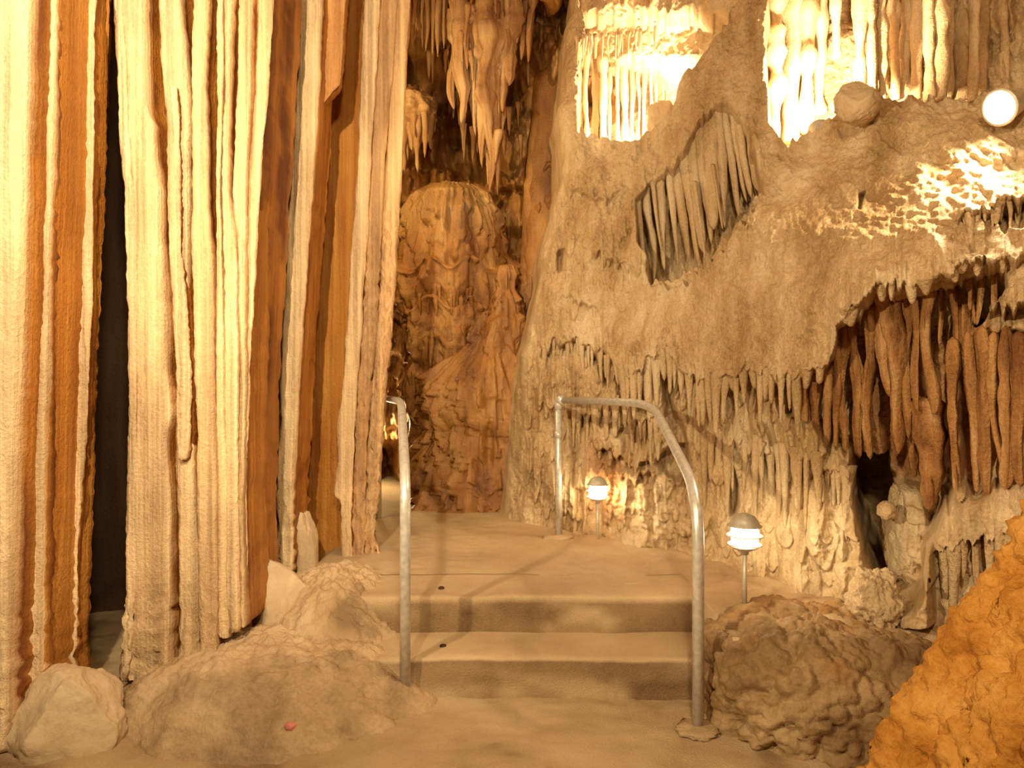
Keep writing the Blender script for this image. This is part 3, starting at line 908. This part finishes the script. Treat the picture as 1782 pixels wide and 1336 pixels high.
F_(d2, [(y, l, l + 16) for (y, l, r_) in rows2['a']], 3.01, 0.1, round_=0.6, edge_amt=1.0, pop=0.014, popz=0.45)
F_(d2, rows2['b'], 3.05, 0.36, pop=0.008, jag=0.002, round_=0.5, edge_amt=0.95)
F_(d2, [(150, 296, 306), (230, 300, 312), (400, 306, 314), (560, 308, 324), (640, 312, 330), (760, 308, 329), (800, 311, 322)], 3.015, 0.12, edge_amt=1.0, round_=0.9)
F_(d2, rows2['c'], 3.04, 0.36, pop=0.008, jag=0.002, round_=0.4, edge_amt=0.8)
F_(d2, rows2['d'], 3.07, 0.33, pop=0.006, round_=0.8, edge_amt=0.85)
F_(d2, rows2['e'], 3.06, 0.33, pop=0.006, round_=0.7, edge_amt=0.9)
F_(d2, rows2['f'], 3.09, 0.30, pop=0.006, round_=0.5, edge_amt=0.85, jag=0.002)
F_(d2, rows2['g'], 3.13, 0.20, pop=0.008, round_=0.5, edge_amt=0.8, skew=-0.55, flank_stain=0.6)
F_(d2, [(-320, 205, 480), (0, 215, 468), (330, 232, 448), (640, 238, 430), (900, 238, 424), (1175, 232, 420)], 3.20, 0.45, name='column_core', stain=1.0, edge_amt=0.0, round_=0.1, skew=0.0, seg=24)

# the drapery with the broken hanging sheet
d3 = drapery('slender drapery with a broken sheet hanging from its upper edge', (-1.3, 3.85, 0))
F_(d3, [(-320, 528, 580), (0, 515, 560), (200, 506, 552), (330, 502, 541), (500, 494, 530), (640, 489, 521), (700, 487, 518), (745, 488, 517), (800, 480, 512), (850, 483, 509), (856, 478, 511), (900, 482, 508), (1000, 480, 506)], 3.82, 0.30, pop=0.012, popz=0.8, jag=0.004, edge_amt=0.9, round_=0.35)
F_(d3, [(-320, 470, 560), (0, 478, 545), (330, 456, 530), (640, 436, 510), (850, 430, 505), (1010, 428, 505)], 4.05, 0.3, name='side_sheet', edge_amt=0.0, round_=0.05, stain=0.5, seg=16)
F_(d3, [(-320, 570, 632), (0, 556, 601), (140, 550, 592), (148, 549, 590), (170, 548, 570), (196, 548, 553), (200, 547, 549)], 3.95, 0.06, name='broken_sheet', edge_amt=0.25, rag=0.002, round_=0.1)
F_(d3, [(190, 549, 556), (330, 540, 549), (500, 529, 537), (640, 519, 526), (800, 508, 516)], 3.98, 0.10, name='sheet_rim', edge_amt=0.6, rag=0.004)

# the drapery nearest to the passage, with crusted edges
d4 = drapery('tall brown drapery with crusted edges, nearest to the left handrail', (-1.05, 4.25, 0))
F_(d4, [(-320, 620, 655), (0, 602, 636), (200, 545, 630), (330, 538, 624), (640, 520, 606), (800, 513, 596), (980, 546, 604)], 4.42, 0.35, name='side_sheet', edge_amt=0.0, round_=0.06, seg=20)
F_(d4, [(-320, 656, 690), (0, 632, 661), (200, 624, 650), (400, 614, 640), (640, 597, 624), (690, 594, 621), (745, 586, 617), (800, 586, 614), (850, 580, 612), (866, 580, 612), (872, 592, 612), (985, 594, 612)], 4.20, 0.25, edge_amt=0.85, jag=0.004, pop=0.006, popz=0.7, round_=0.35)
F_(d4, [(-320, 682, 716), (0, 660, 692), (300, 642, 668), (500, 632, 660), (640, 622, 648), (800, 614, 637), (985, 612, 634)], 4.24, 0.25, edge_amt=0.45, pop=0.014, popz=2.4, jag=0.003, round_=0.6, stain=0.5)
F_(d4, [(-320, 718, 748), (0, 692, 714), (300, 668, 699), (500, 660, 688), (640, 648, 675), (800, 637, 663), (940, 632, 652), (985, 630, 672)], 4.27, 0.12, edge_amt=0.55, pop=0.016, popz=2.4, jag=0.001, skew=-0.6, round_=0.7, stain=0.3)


# ================================================================== LEFT MOUNDS AND BOULDERS
def st_att(seed, sc=4.0, a=0.0, b=0.6, k=0.8):
    return lambda V: k * sstep(a, b, fbm(V[..., 0] * sc, V[..., 1] * sc, V[..., 2] * sc, 3, seed))


def mound(name, c, rx, ry, h, mat, seed, p=1.6, q=1.0, amp=0.10, crack=0.012, cells=None, n=110, attrs=None, skewx=0.0, foot=-0.06, rotz=0.0, rough_=0.007):
    r = np.linspace(0, 1.12, n) ** 0.8; a = np.linspace(0, 2 * np.pi, 2 * n, endpoint=False)
    R, A = np.meshgrid(r, a, indexing='ij')
    wob = 1 + 0.14 * fbm(np.cos(A) * 1.4 + seed, np.sin(A) * 1.4, 0, 3, seed)
    lx, ly = np.cos(A) * R * rx * wob, np.sin(A) * R * ry * wob
    X = c[0] + lx * math.cos(rotz) - ly * math.sin(rotz); Y = c[1] + lx * math.sin(rotz) + ly * math.cos(rotz)
    Z = h * np.sign(1 - R) * np.abs(1 - R ** p) ** q
    Z = np.maximum(Z, foot * 2)
    Z = Z + h * amp * fbm(X * 3.2 + seed, Y * 3.2, 0, 4, seed) * np.clip(1.3 - R, 0, 1)
    cr = np.abs(vnoise(X * 9 + seed, Y * 9, 0, seed + 3)) + 0.5 * np.abs(vnoise(X * 19 + seed, Y * 19, 0, seed + 4))
    Z = Z - crack * sstep(0.14, 0.0, cr) + 0.006 * fbm(X * 22, Y * 22, 0, 3, seed + 5)
    V = np.stack([X, Y, Z], -1)
    dr = np.gradient(V, axis=0); da = (np.roll(V, -1, 1) - np.roll(V, 1, 1)) * 0.5
    N = np.cross(dr, da); N = N / (np.linalg.norm(N, axis=-1, keepdims=True) + 1e-9)
    N[:2] = (0, 0, 1)
    N = N * np.where(N[..., 2:3] < 0, -1, 1)
    dsp = rough_ * (fbm(X * 26 + seed, Y * 26, Z * 26, 3, seed + 6, 0.6) - 1.3 * np.clip(fbm(X * 38 + seed, Y * 38, Z * 38, 2, seed + 7), 0, 1))
    for sc, dep in (cells or []):
        w = worley(X * sc, Y * sc, Z * sc, seed)
        dsp = dsp + dep * (np.sqrt(np.clip(1 - (w / 0.9) ** 2, 0, 1)) - 0.5)
    V = V + N * (dsp * np.clip((1.1 - R) * 8, 0, 1))[..., None]
    X, Y, Z = V[..., 0], V[..., 1], V[..., 2]
    V = np.stack([X, Y, Z + c[2]], -1)
    at_ = {k2: f(V).ravel() for k2, f in (attrs or {}).items()}
    return mesh_np(name, V.reshape(-1, 3), grid_quads(n, 2 * n, True), mat, None, attrs=at_)


m = mound('mud_mound', (-1.14, 3.16, 0.0), 0.80, 0.56, 0.28, M_MUD, 201, p=1.9, q=0.9, attrs={'stain': st_att(1)})
tag(m, 'wide low mound of pale cracked mud under the broad column', 'mound')
m = mound('mud_mound', (-0.90, 3.70, 0.0), 0.44, 0.66, 0.45, M_MUD, 203, p=2.2, q=0.8, amp=0.14, attrs={'stain': st_att(3, 3, -0.1, 0.3)})
tag(m, 'rounded mud mound with grey patches beside the left handrail', 'mound')
m = rock('boulder', (-1.70, 2.66, 0.10), (0.19, 0.17, 0.19), M_GREY, None, rotz=0.4, power=3.0, n=60, amp=0.12, freq=1.5, fine=0.02, seed=205, cuts=[(0.8, -0.2, 0.7, 0.75), (-0.7, -0.5, 0.6, 0.8), (0.2, -1, 0.3, 0.7)])
tag(m, 'grey tan angular boulder on the floor under the leftmost curtains', 'boulder')
m = rock('boulder', (-1.18, 3.46, 0.32), (0.17, 0.15, 0.20), M_GREY, None, rotz=0.2, power=3.2, n=50, amp=0.10, freq=1.4, fine=0.02, seed=206, cuts=[(-0.8, -0.6, 0.3, 0.62), (0.3, -0.8, 0.5, 0.65), (0.55, 0.2, 0.9, 0.72)])
tag(m, 'angular pale block leaning between the broad column and the round mound', 'boulder')
m = rock('stone_slab', (-1.19, 4.0, 0.42), (0.06, 0.08, 0.24), M_GREY, None, rotz=0.2, power=4, n=40, amp=0.08, freq=1.5, fine=0.02, seed=207, cuts=[(0.5, -0.2, 0.8, 0.75)])
tag(m, 'upright pale stone slab at the foot of the slender drapery', 'slab')
from mathutils.bvhtree import BVHTree


def on_ground(px, py, names):
    best = None
    d = (at(px, py, 1.0) - Vector((0, 0, CAMZ))).normalized()
    for nme in names:
        me = bpy.data.objects[nme].data
        t = BVHTree.FromPolygons([v.co for v in me.vertices], [p.vertices[:] for p in me.polygons])
        h = t.ray_cast(Vector((0, 0, CAMZ)), d)
        if h[0] is not None and (best is None or h[3] < best[1]):
            best = (h[0], h[3])
    return best[0] if best else at(px, py, 2.7)


PP = on_ground(505, 1266, ['mud_mound', 'floor'])
m = rock('pebble', PP + Vector((0, 0, 0.006)), (0.022, 0.018, 0.014), M_PINK, None, n=16, amp=0.15, seed=208)
tag(m, 'tiny pink pebble on the low front mound', 'pebble')

# ================================================================== RIGHT ROCKS
m = rock('popcorn_rock', (1.30, 2.98, 0.06), (0.45, 0.42, 0.31), M_POP, None, rotz=-0.32, power=3.4, n=170, amp=0.07, freq=1.6, fine=0.012, seed=211, cells=[(8, 0.07), (20, 0.04), (44, 0.016)],
         attrs={'stain': lambda V: 0.9 * sstep(-0.82, -0.9, -V[..., 0] * 0.9 - 0.2 * fbm(V[..., 0] * 6, V[..., 1] * 6, V[..., 2] * 6, 3, 4)) * 0 + 0.35 * sstep(0.3, 0.8, fbm(V[..., 0] * 5, V[..., 1] * 5, V[..., 2] * 2, 3, 77))})
tag(m, 'low knobbly popcorn rock right of the steps below the front lamp', 'rock')
m = rock('boulder', (1.50, 2.72, 0.20), (0.17, 0.18, 0.20), M_POP, None, power=2.4, n=70, amp=0.14, freq=2, fine=0.03, seed=213, cells=[(16, 0.02)])
tag(m, 'rounded brown boulder between the knobbly rock and the orange earth', 'boulder')
m = rock('boulder', (1.585, 3.02, 0.45), (0.10, 0.10, 0.135), M_WALL, None, power=2.3, n=60, amp=0.2, freq=2.2, fine=0.05, seed=215, pit=0.012)
tag(m, 'upright cream pitted boulder at the mouth of the dark hollow', 'boulder')
m = mound('earth_bank', (2.10, 1.95, 0.0), 1.12, 0.72, 1.85, M_ORANGE, 217, p=1.15, q=1.0, amp=0.03, crack=0.02, n=230, rough_=0.012, cells=[(8, 0.05), (20, 0.03), (45, 0.018)])
tag(m, 'steep bank of bright orange crumbly earth in the lower right corner', 'earth bank')


# ================================================================== BACK CHAMBER FORMATIONS
def lathe_form(name, base, prof, mat, label, cat, seed, flute=0.06, n=120, rings=140, sx=1.0, sy=0.8, st2=None, drp=0.09):
    """a standing flowstone mass: profile (radius, height) with drip flutes"""
    h = np.array([p[1] for p in prof], float); r = np.array([p[0] for p in prof], float)
    s = np.concatenate([[0], np.cumsum(np.hypot(np.diff(h), np.diff(r)))])
    q = np.linspace(0, s[-1], rings)
    R = np.interp(q, s, r); H = np.interp(q, s, h)
    a = np.linspace(0, 2 * np.pi, n, endpoint=False)
    A, RR = np.meshgrid(a, R); HH = np.repeat(H[:, None], n, 1)
    w = 0.25 * fbm(np.cos(A) * 2, np.sin(A) * 2, HH * 2, 3, seed)
    fl = np.abs(vnoise((np.cos(A) + 0.2 * w) * 5 + seed, (np.sin(A) + 0.2 * w) * 5, HH * 1.3, seed)) + 0.5 * np.abs(vnoise(np.cos(A) * 12 + seed, np.sin(A) * 12, HH * 2.5, seed + 1))
    slope = np.abs(np.gradient(H)) / (np.abs(np.gradient(H)) + np.abs(np.gradient(R)) + 1e-6)
    slope = np.maximum(slope, 0.45 * sstep(0.25, 0.6, np.max(H) - H))
    g = RR * (1 + 0.5 * w) - flute * fl * slope[:, None] * np.minimum(1, RR / 0.1) + 0.012 * fbm(np.cos(A) * 9, np.sin(A) * 9, HH * 9, 3, seed + 4)
    g = g + slope[:, None] * (drp * (dripstone(A * np.max(R) * 1.0, HH, 11, 1.8, seed + 6) - 0.4) + 0.6 * drp * (dripstone(A * np.max(R), HH, 24, 3.4, seed + 8) - 0.4)) * np.minimum(1, RR / 0.15)
    X = np.cos(A) * g * sx + base[0]; Y = np.sin(A) * g * sy + base[1]; Z = HH + base[2] + 0.03 * w * (RR > 0.02) + 0.12 * vnoise(np.cos(A) * 3 + seed, np.sin(A) * 3, HH * 0.8, seed + 11) * sstep(0.3, 0.9, np.max(HH) - HH)
    V = np.stack([X, Y, Z], -1)
    at_ = {'stain2': (st2(V) if st2 else np.zeros(X.shape)).ravel()}
    o = mesh_np(name, V.reshape(-1, 3), grid_quads(rings, n, True)[:, ::-1].copy(), mat, None, attrs=at_)
    tag(o, label, cat)
    return o


P = at(790, 320, 6.3)
lathe_form('flowstone_dome', (P.x, P.y, 0.3), [(0, P.z - 0.3), (0.20, P.z - 0.32), (0.38, P.z - 0.42), (0.48, P.z - 0.60), (0.52, P.z - 0.85), (0.50, P.z - 1.05), (0.56, P.z - 1.08), (0.55, P.z - 1.25), (0.48, P.z - 1.40), (0.53, P.z - 1.44), (0.53, P.z - 1.75), (0.50, P.z - 1.8), (0.48, 0.4), (0.5, 0)],
           M_BACK, 'smooth topped flowstone dome with tiers of drips in the back chamber', 'flowstone', 301, flute=0.10, drp=0.11, n=180, rings=200, st2=lambda V: 0.8 * sstep(2.6, 3.0, V[..., 2]))
DOME = bpy.data.objects['flowstone_dome']
for (zt, rr, n_, l0, l1) in ((P.z - 1.02, 0.50, 34, 0.08, 0.28), (P.z - 1.36, 0.50, 30, 0.08, 0.30), (P.z - 1.75, 0.50, 22, 0.1, 0.3)):
    for k in range(n_):
        a = math.radians(RNG.uniform(185, 355)); r_ = rr * RNG.uniform(0.90, 0.97); zz = zt + RNG.uniform(-0.07, 0.07)
        p0 = (P.x + math.cos(a) * r_, P.y + math.sin(a) * r_ * 0.8, 0.3 + zz - 0.0)
        p0 = (p0[0], p0[1], zz + 0.0)
        drip('drip', p0, (p0[0], p0[1] + 0.01, zz - RNG.uniform(l0, l1)), RNG.uniform(0.02, 0.04), 0.006, M_BACK, DOME, rings=10, segs=8, lump=0.3, cap=True)
P = at(850, 535, 5.75)
lathe_form('flowstone_mound', (P.x + 0.0, 5.95, 0.3), [(0, P.z - 0.3), (0.07, P.z - 0.33), (0.14, P.z - 0.45), (0.24, P.z - 0.60), (0.42, P.z - 0.78), (0.58, P.z - 1.0), (0.62, P.z - 1.15), (0.55, P.z - 1.3), (0.58, P.z - 1.45), (0.66, 0.05), (0.7, 0)],
           M_BACK, 'wet brown flowstone mound sloping to the left behind the handrail', 'flowstone', 305, flute=0.14, sx=1.05, sy=0.6, drp=0.15, n=200, rings=200)
P = at(882, 458, 5.9)
lathe_form('stalagmite', (P.x, 5.95, 0.5), [(0, P.z - 0.5), (0.08, P.z - 0.52), (0.11, P.z - 0.60), (0.095, P.z - 0.72), (0.15, P.z - 0.80), (0.17, P.z - 0.95), (0.22, P.z - 1.0), (0.26, P.z - 1.2), (0.2, P.z - 1.35), (0.1, P.z - 1.5), (0.02, P.z - 1.56)],
           M_BACK, 'knob headed brown stalagmite between the dome and the right wall', 'stalagmite', 309, flute=0.04, n=80, rings=90)

# ---------------- stalactites of the roof over the back chamber
def D(parent, lst, Y, mat, name='stalactite', **kw):
    for (x0, y0, x1, y1, w0, w1) in lst:
        drip_px(name, x0, y0, x1, y1, w0, w1, Y + RNG.uniform(-0.12, 0.12), mat, parent, **kw)


# the great cluster
CL = [(850, -140, 849, 336, 74, 5), (866, -120, 866, 340, 46, 5), (832, -120, 842, 293, 60, 6), (803, -110, 799, 217, 44, 7), (816, -100, 822, 200, 40, 7), (884, -110, 888, 150, 52, 14), (893, -90, 897, 80, 40, 4),
      (858, -60, 862, 250, 40, 7), (842, 20, 838, 238, 28, 6), (790, 20, 788, 190, 24, 6), (872, 40, 876, 196, 30, 5), (905, -80, 910, 100, 30, 4), (920, -80, 924, 60, 24, 4)]
D(CEIL, CL, 5.9, M_DRIP, rings=60, segs=22, lump=0.32, bend=0.05, belly=0.05, flt=0.42)
lst = []
for k in range(38):
    x = RNG.normal(850, 32); y = 320 - abs(x - 852) * 3.0 * RNG.uniform(0.6, 1.3) - RNG.uniform(0, 150)
    if y < 40: continue
    lst.append((x + (x - 850) * 0.3, -110, x, y, RNG.uniform(20, 42), RNG.uniform(3, 6)))
D(CEIL, lst, 5.95, M_DRIP, rings=40, segs=16, lump=0.35, bend=0.04, belly=0.0, flt=0.4)
lst = []
for k in range(60):
    x0, y0, x1, y1, w0, w1 = CL[k % 9]
    f = RNG.uniform(0.25, 0.95)
    x = x0 + (x1 - x0) * f + RNG.uniform(-0.55, 0.55) * (w0 + (w1 - w0) * f) ; y = y0 + (y1 - y0) * f
    lst.append((x, y - 50, x + RNG.uniform(-3, 3), y + RNG.uniform(0, 45), RNG.uniform(8, 17), RNG.uniform(2, 4)))
D(CEIL, lst, 5.86, M_DRIP, rings=14, segs=8, lump=0.3)
lst = []
for k in range(56):
    x = RNG.uniform(706, 960); y = np.interp(x, [706, 780, 850, 930, 960], [70, 100, 120, 50, 10]) * RNG.uniform(0.35, 1.1)
    lst.append((x, -80, x + RNG.uniform(-4, 4), y, RNG.uniform(9, 20), RNG.uniform(2, 4)))
D(CEIL, lst, 6.15, M_DRIP, lump=0.3)
lst = []
for k in range(40):
    x = RNG.uniform(700, 965); y0 = RNG.choice([105, 175, 215, 250]) + RNG.uniform(-12, 12)
    lst.append((x, y0 - 25, x, y0 + RNG.uniform(12, 42), RNG.uniform(7, 14), 2))
D(WALL_B, lst, 6.65, M_DRIP, rings=9, segs=7)
D(WALL_B, [(712, 175, 716, 262, 26, 5), (724, 170, 727, 300, 30, 5), (738, 175, 737, 275, 26, 4), (703, 170, 702, 300, 26, 5), (748, 190, 750, 260, 22, 4), (718, 185, 720, 240, 14, 3), (731, 185, 732, 250, 14, 3), (743, 190, 744, 248, 12, 3), (708, 185, 709, 280, 14, 3)], 6.3, M_DRIP, lump=0.4, rings=18)
P = at(722, 188, 6.35)
under(rock('rock_shelf', P, (0.19, 0.25, 0.13), M_DRIP, None, n=36, amp=0.2, seed=311), WALL_B)
# straight ribs of the brown pillar beside the right wall
D(WALL_B, [(955, 130, 935, 560, 46, 60), (940, 200, 915, 600, 30, 46), (968, 120, 955, 500, 40, 46)], 6.25, M_BACK, name='rock_rib', tip=False, rings=30, segs=14, lump=0.15)

def hit(px, py):
    """depth of the right wall along the line of sight through a pixel"""
    Ys = np.linspace(1.8, 7.5, 420)
    t = np.full(Ys.shape, (px - CX) / F); z = CAMZ - (py - CY) / F * Ys
    d = wall_right_depth(t, z)[0] - Ys
    i = np.argmax(d <= 0)
    return float(Ys[i])


def front(px, py):
    Ys = np.linspace(1.8, 7.5, 420)
    t = np.full(Ys.shape, (px - CX) / F); z = CAMZ - (py - CY) / F * Ys
    d = WALL_RBF(t, z) - Ys
    return float(Ys[np.argmax(d <= 0)])


def hang(lst, mat, name='stalactite', off=0.0, use='hit', Yb=None, **kw):
    for (x0, y0, x1, y1, w0, w1) in lst:
        f = hit if use == 'hit' else front
        Y0 = f(x0, y0) + off
        Y1 = min(Y0 + 0.03, hit(x1, y1) + 0.01) if use == 'hit' else f(x1, y1) + off
        Y1 = float(np.clip(Y1, Y0 - 0.10, Y0 + 0.12))
        drip_px(name, x0, y0, x1, y1, w0, w1, Y0, mat, WALL_R, Y1=Y1, **kw)


# ---------------- bright bay above the far ledge: thin columns and straws
lst = []
for x, w in ((1022, 9), (1034, 14), (1050, 16), (1062, 9), (1074, 10), (1086, 16), (1100, 12), (1110, 7), (1120, 9), (1132, 8), (1143, 9), (1155, 8), (1165, 8)):
    lst.append((x, 96 + RNG.uniform(-8, 8), x + RNG.uniform(-3, 3), 262, w * 1.2, w))
D(WALL_R, lst, 5.65, M_CREAM, name='column', tip=False, lump=0.35, bend=0.02, belly=-0.3, rings=18)
lst = []
for k in range(44):
    x = RNG.uniform(1000, 1225); y = np.interp(x, [1000, 1100, 1225], [92, 84, 55])
    lst.append((x, y - 30, x, y + RNG.uniform(2, 22), RNG.uniform(4, 8), 1.5))
D(WALL_R, lst, 5.25, M_CREAM, name='soda_straw', rings=7, segs=6)
D(WALL_R, [(1190, -60, 1196, 55, 30, 4), (1222, -80, 1228, 70, 36, 6), (1120, -60, 1124, 20, 30, 5), (1080, -60, 1083, 14, 30, 5), (1160, -60, 1160, 10, 24, 5)], 5.0, M_DRIP)

# ---------------- drapes in the hollow on the far shoulder
hang([(a - 4, b - 14, c, d, e * 0.66, f * 0.8) for (a, b, c, d, e, f) in [(1112, 330, 1122, 480, 20, 6), (1128, 300, 1140, 492, 30, 7), (1150, 285, 1158, 470, 30, 8), (1166, 275, 1180, 470, 26, 5), (1176, 270, 1200, 452, 30, 7), (1192, 262, 1216, 458, 30, 6), (1206, 255, 1224, 440, 34, 12),
      (1222, 240, 1238, 424, 30, 10), (1236, 215, 1244, 400, 40, 20), (1252, 190, 1262, 396, 34, 10), (1258, 168, 1286, 378, 28, 9), (1272, 160, 1300, 352, 30, 7), (1284, 170, 1306, 345, 32, 12), (1302, 185, 1322, 335, 34, 14), (1140, 330, 1150, 440, 14, 4), (1212, 330, 1228, 452, 12, 4), (1244, 300, 1258, 400, 10, 4)]],
     M_WALL, name='drape', use='front', off=0.12, flat=1.7, lump=0.16, rings=24, segs=14, bend=0.015)

# ---------------- fringe under the belly at the right
hang([(a, b - 34, c, d, e * 0.66, f * 0.72) for (a, b, c, d, e, f) in [(1400, 645, 1404, 890, 30, 9), (1420, 635, 1418, 910, 30, 9), (1440, 620, 1436, 910, 26, 9), (1458, 610, 1452, 890, 22, 9), (1470, 600, 1474, 868, 20, 9), (1476, 550, 1499, 798, 17, 18), (1512, 570, 1519, 800, 22, 12),
      (1545, 540, 1566, 790, 58, 20), (1530, 505, 1540, 690, 26, 18), (1572, 500, 1584, 764, 22, 10), (1588, 495, 1606, 718, 18, 12), (1622, 485, 1624, 722, 22, 18), (1606, 490, 1606, 572, 14, 5), (1556, 505, 1566, 600, 18, 8),
      (1668, 455, 1664, 650, 34, 24), (1684, 460, 1692, 565, 18, 6), (1712, 455, 1702, 565, 30, 8), (1648, 480, 1660, 605, 22, 10), (1740, 460, 1738, 550, 20, 8), (1636, 480, 1640, 600, 14, 6), (1698, 455, 1696, 540, 14, 5)]],
     M_RUST, use='front', off=0.13, lump=0.28, rings=44, segs=20, flat=1.3, bend=0.03, flt=0.38)
hang([(1612, 690, 1622, 870, 50, 24), (1596, 690, 1612, 890, 34, 18), (1580, 740, 1590, 830, 20, 10)], M_RUST, use='front', off=0.22, lump=0.35, rings=34, segs=20, flat=1.2, bend=0.04, flt=0.4, cap=True)
hang([(a, b - 14, c, d, e * 0.64, f * 0.75) for (a, b, c, d, e, f) in [(1658, 600, 1668, 862, 34, 16), (1684, 590, 1692, 860, 34, 14), (1708, 580, 1718, 866, 38, 18), (1730, 590, 1740, 836, 28, 10), (1750, 580, 1755, 852, 34, 20), (1772, 590, 1778, 848, 34, 18), (1798, 590, 1804, 848, 34, 18)]],
     M_RUST, use='front', off=-0.015, lump=0.28, rings=40, segs=20, flat=1.2, bend=0.03, flt=0.38, cap=True)
# pendants along the drip edges
def along(pl, n, len0, len1, w, mat, jit=8, **kw):
    xs = [q[0] for q in pl]; L_ = []
    for k in range(n):
        x = xs[0] + (xs[-1] - xs[0]) * (k + RNG.uniform(0.1, 0.9)) / n
        y = np.interp(x, xs, [q[1] for q in pl]) + RNG.uniform(-jit, jit)
        ln = RNG.uniform(len0, len1); ww = w * RNG.uniform(0.7, 1.5)
        L_.append((x, y - 22, x + RNG.uniform(-3, 3), y + ln, ww, max(2.5, ww * 0.28)))
    hang(L_, mat, name='pendant', off=0.015, lump=0.25, rings=12, segs=9, flat=1.1, bend=0.01, **kw)


along([(945, 606), (985, 592), (1030, 606), (1062, 640), (1085, 655)], 15, 18, 55, 10, M_WALL)
along([(1075, 655), (1100, 652), (1140, 615), (1165, 620), (1205, 660), (1250, 655), (1290, 640), (1340, 652), (1388, 668)], 26, 30, 110, 16, M_WALL)
along([(960, 700), (1010, 725), (1060, 705), (1120, 740), (1160, 755)], 18, 20, 70, 13, M_WALL)
along([(1030, 760), (1075, 775), (1110, 786), (1150, 780)], 12, 20, 60, 13, M_WALL)
along([(1215, 740), (1260, 770), (1330, 790), (1400, 800), (1480, 830)], 20, 40, 150, 16, M_WALL)
along([(1635, 960), (1690, 940), (1790, 925)], 12, 60, 150, 15, M_WALL)
along([(1670, 395), (1720, 370), (1790, 352)], 10, 14, 40, 12, M_WALL)
along([(985, 515), (1010, 528), (1040, 540)], 6, 8, 24, 6, M_WALL)
along([(1040, 440), (1060, 452), (1098, 458)], 7, 10, 40, 9, M_WALL)
along([(1385, 672), (1440, 640), (1465, 570), (1520, 515), (1600, 510), (1700, 470), (1790, 455)], 13, 2, 20, 20, M_WALL)

under(rock('rock_knob', at(1574, 930, 3.36), (0.075, 0.14, 0.24), M_WALL, None, n=50, amp=0.16, freq=1.8, fine=0.04, seed=331, pit=0.006), WALL_R)
under(rock('rock_knob', at(1543, 888, 3.24), (0.034, 0.05, 0.042), M_WALL, None, n=30, amp=0.1, seed=333), WALL_R)

# ---------------- ribs on the wall behind the big ledge
lst = []
for x in range(1500, 1830, 19):
    lst.append((x + RNG.uniform(-4, 4), -160, x + RNG.uniform(-4, 4), 175, RNG.uniform(14, 26), RNG.uniform(10, 20)))
D(WALL_R, lst, 4.15, M_WALL, name='drape_rib', tip=False, flat=1.6, rings=36, lump=0.35)
D(WALL_R, [(1350, -120, 1348, 250, 44, 18), (1378, -120, 1380, 245, 40, 24), (1405, -120, 1402, 230, 36, 24), (1430, -100, 1426, 200, 30, 20), (1450, -120, 1455, 100, 30, 10)], 4.45, M_CREAM, name='drape_rib', tip=False, flat=1.5, rings=30, lump=0.4)

# ---------------- loose rocks and floodlights on the ledges
m = rock('boulder', at(1492, 178, 3.42), (0.095, 0.09, 0.10), M_GREY, None, rotz=0.5, power=3.2, n=40, amp=0.1, freq=1.4, seed=321, cuts=[(-0.6, -0.5, 0.6, 0.7), (0.7, -0.4, 0.6, 0.7)])
tag(m, 'small pale boulder perched on the upper right ledge', 'boulder')
m = rock('boulder', at(1152, 205, 5.0), (0.10, 0.09, 0.12), M_CREAM, None, rotz=0.5, power=2.8, n=40, amp=0.12, freq=1.6, seed=323, cuts=[(-0.8, -0.4, 0.6, 0.6)])
tag(m, 'overlit white boulder on the far ledge', 'boulder')


def floodlight(loc, aim, watts, label, col=(1.0, 0.80, 0.50), s=1.0, emit=True):
    root = empty('floodlight', loc)
    tag(root, label, 'floodlight', 'floodlights on the ledges')
    d = (Vector(aim) - Vector(loc)).normalized()
    q = d.to_track_quat('Z', 'Y')
    root.rotation_euler = q.to_euler()
    k = 0.055 * s
    for nm, prof, mt in (('housing', [(0.0, -0.09 * s), (0.03 * s, -0.09 * s), (k * 0.8, -0.05 * s), (k, 0.0), (k * 1.08, 0.005), (k * 1.08, 0.012), (k * 0.92, 0.012), (k * 0.92, 0.0)], M_LAMPMETAL),
                         ('lens', [(0.0, 0.006), (k * 0.92, 0.004)], M_LENS),
                         ('ground_spike', None, M_LAMPMETAL)):
        if prof is None:
            continue
        lathe(nm, prof, mt, (0, 0, 0), root, 24)
    d_ = lamp('floodlight_beam', tuple(Vector(loc) + d * 0.03), watts, col, 0.04, aim, 150, 0.5)
    return root


def ledge(px, py, back):
    return at(px, py, back)


floodlight(ledge(1742, 186, 2.86), ledge(1400, 330, 2.6), 75, 'floodlight glaring at the right end of the upper ledge', s=1.3)
floodlight(ledge(1425, 225, 4.0), ledge(1390, 60, 4.6), 190, 'floodlight hidden behind the upper ledge, lighting the white drapes')
floodlight(ledge(1140, 236, 5.15), ledge(1080, 80, 5.9), 150, 'floodlight on the far ledge lighting the thin columns')
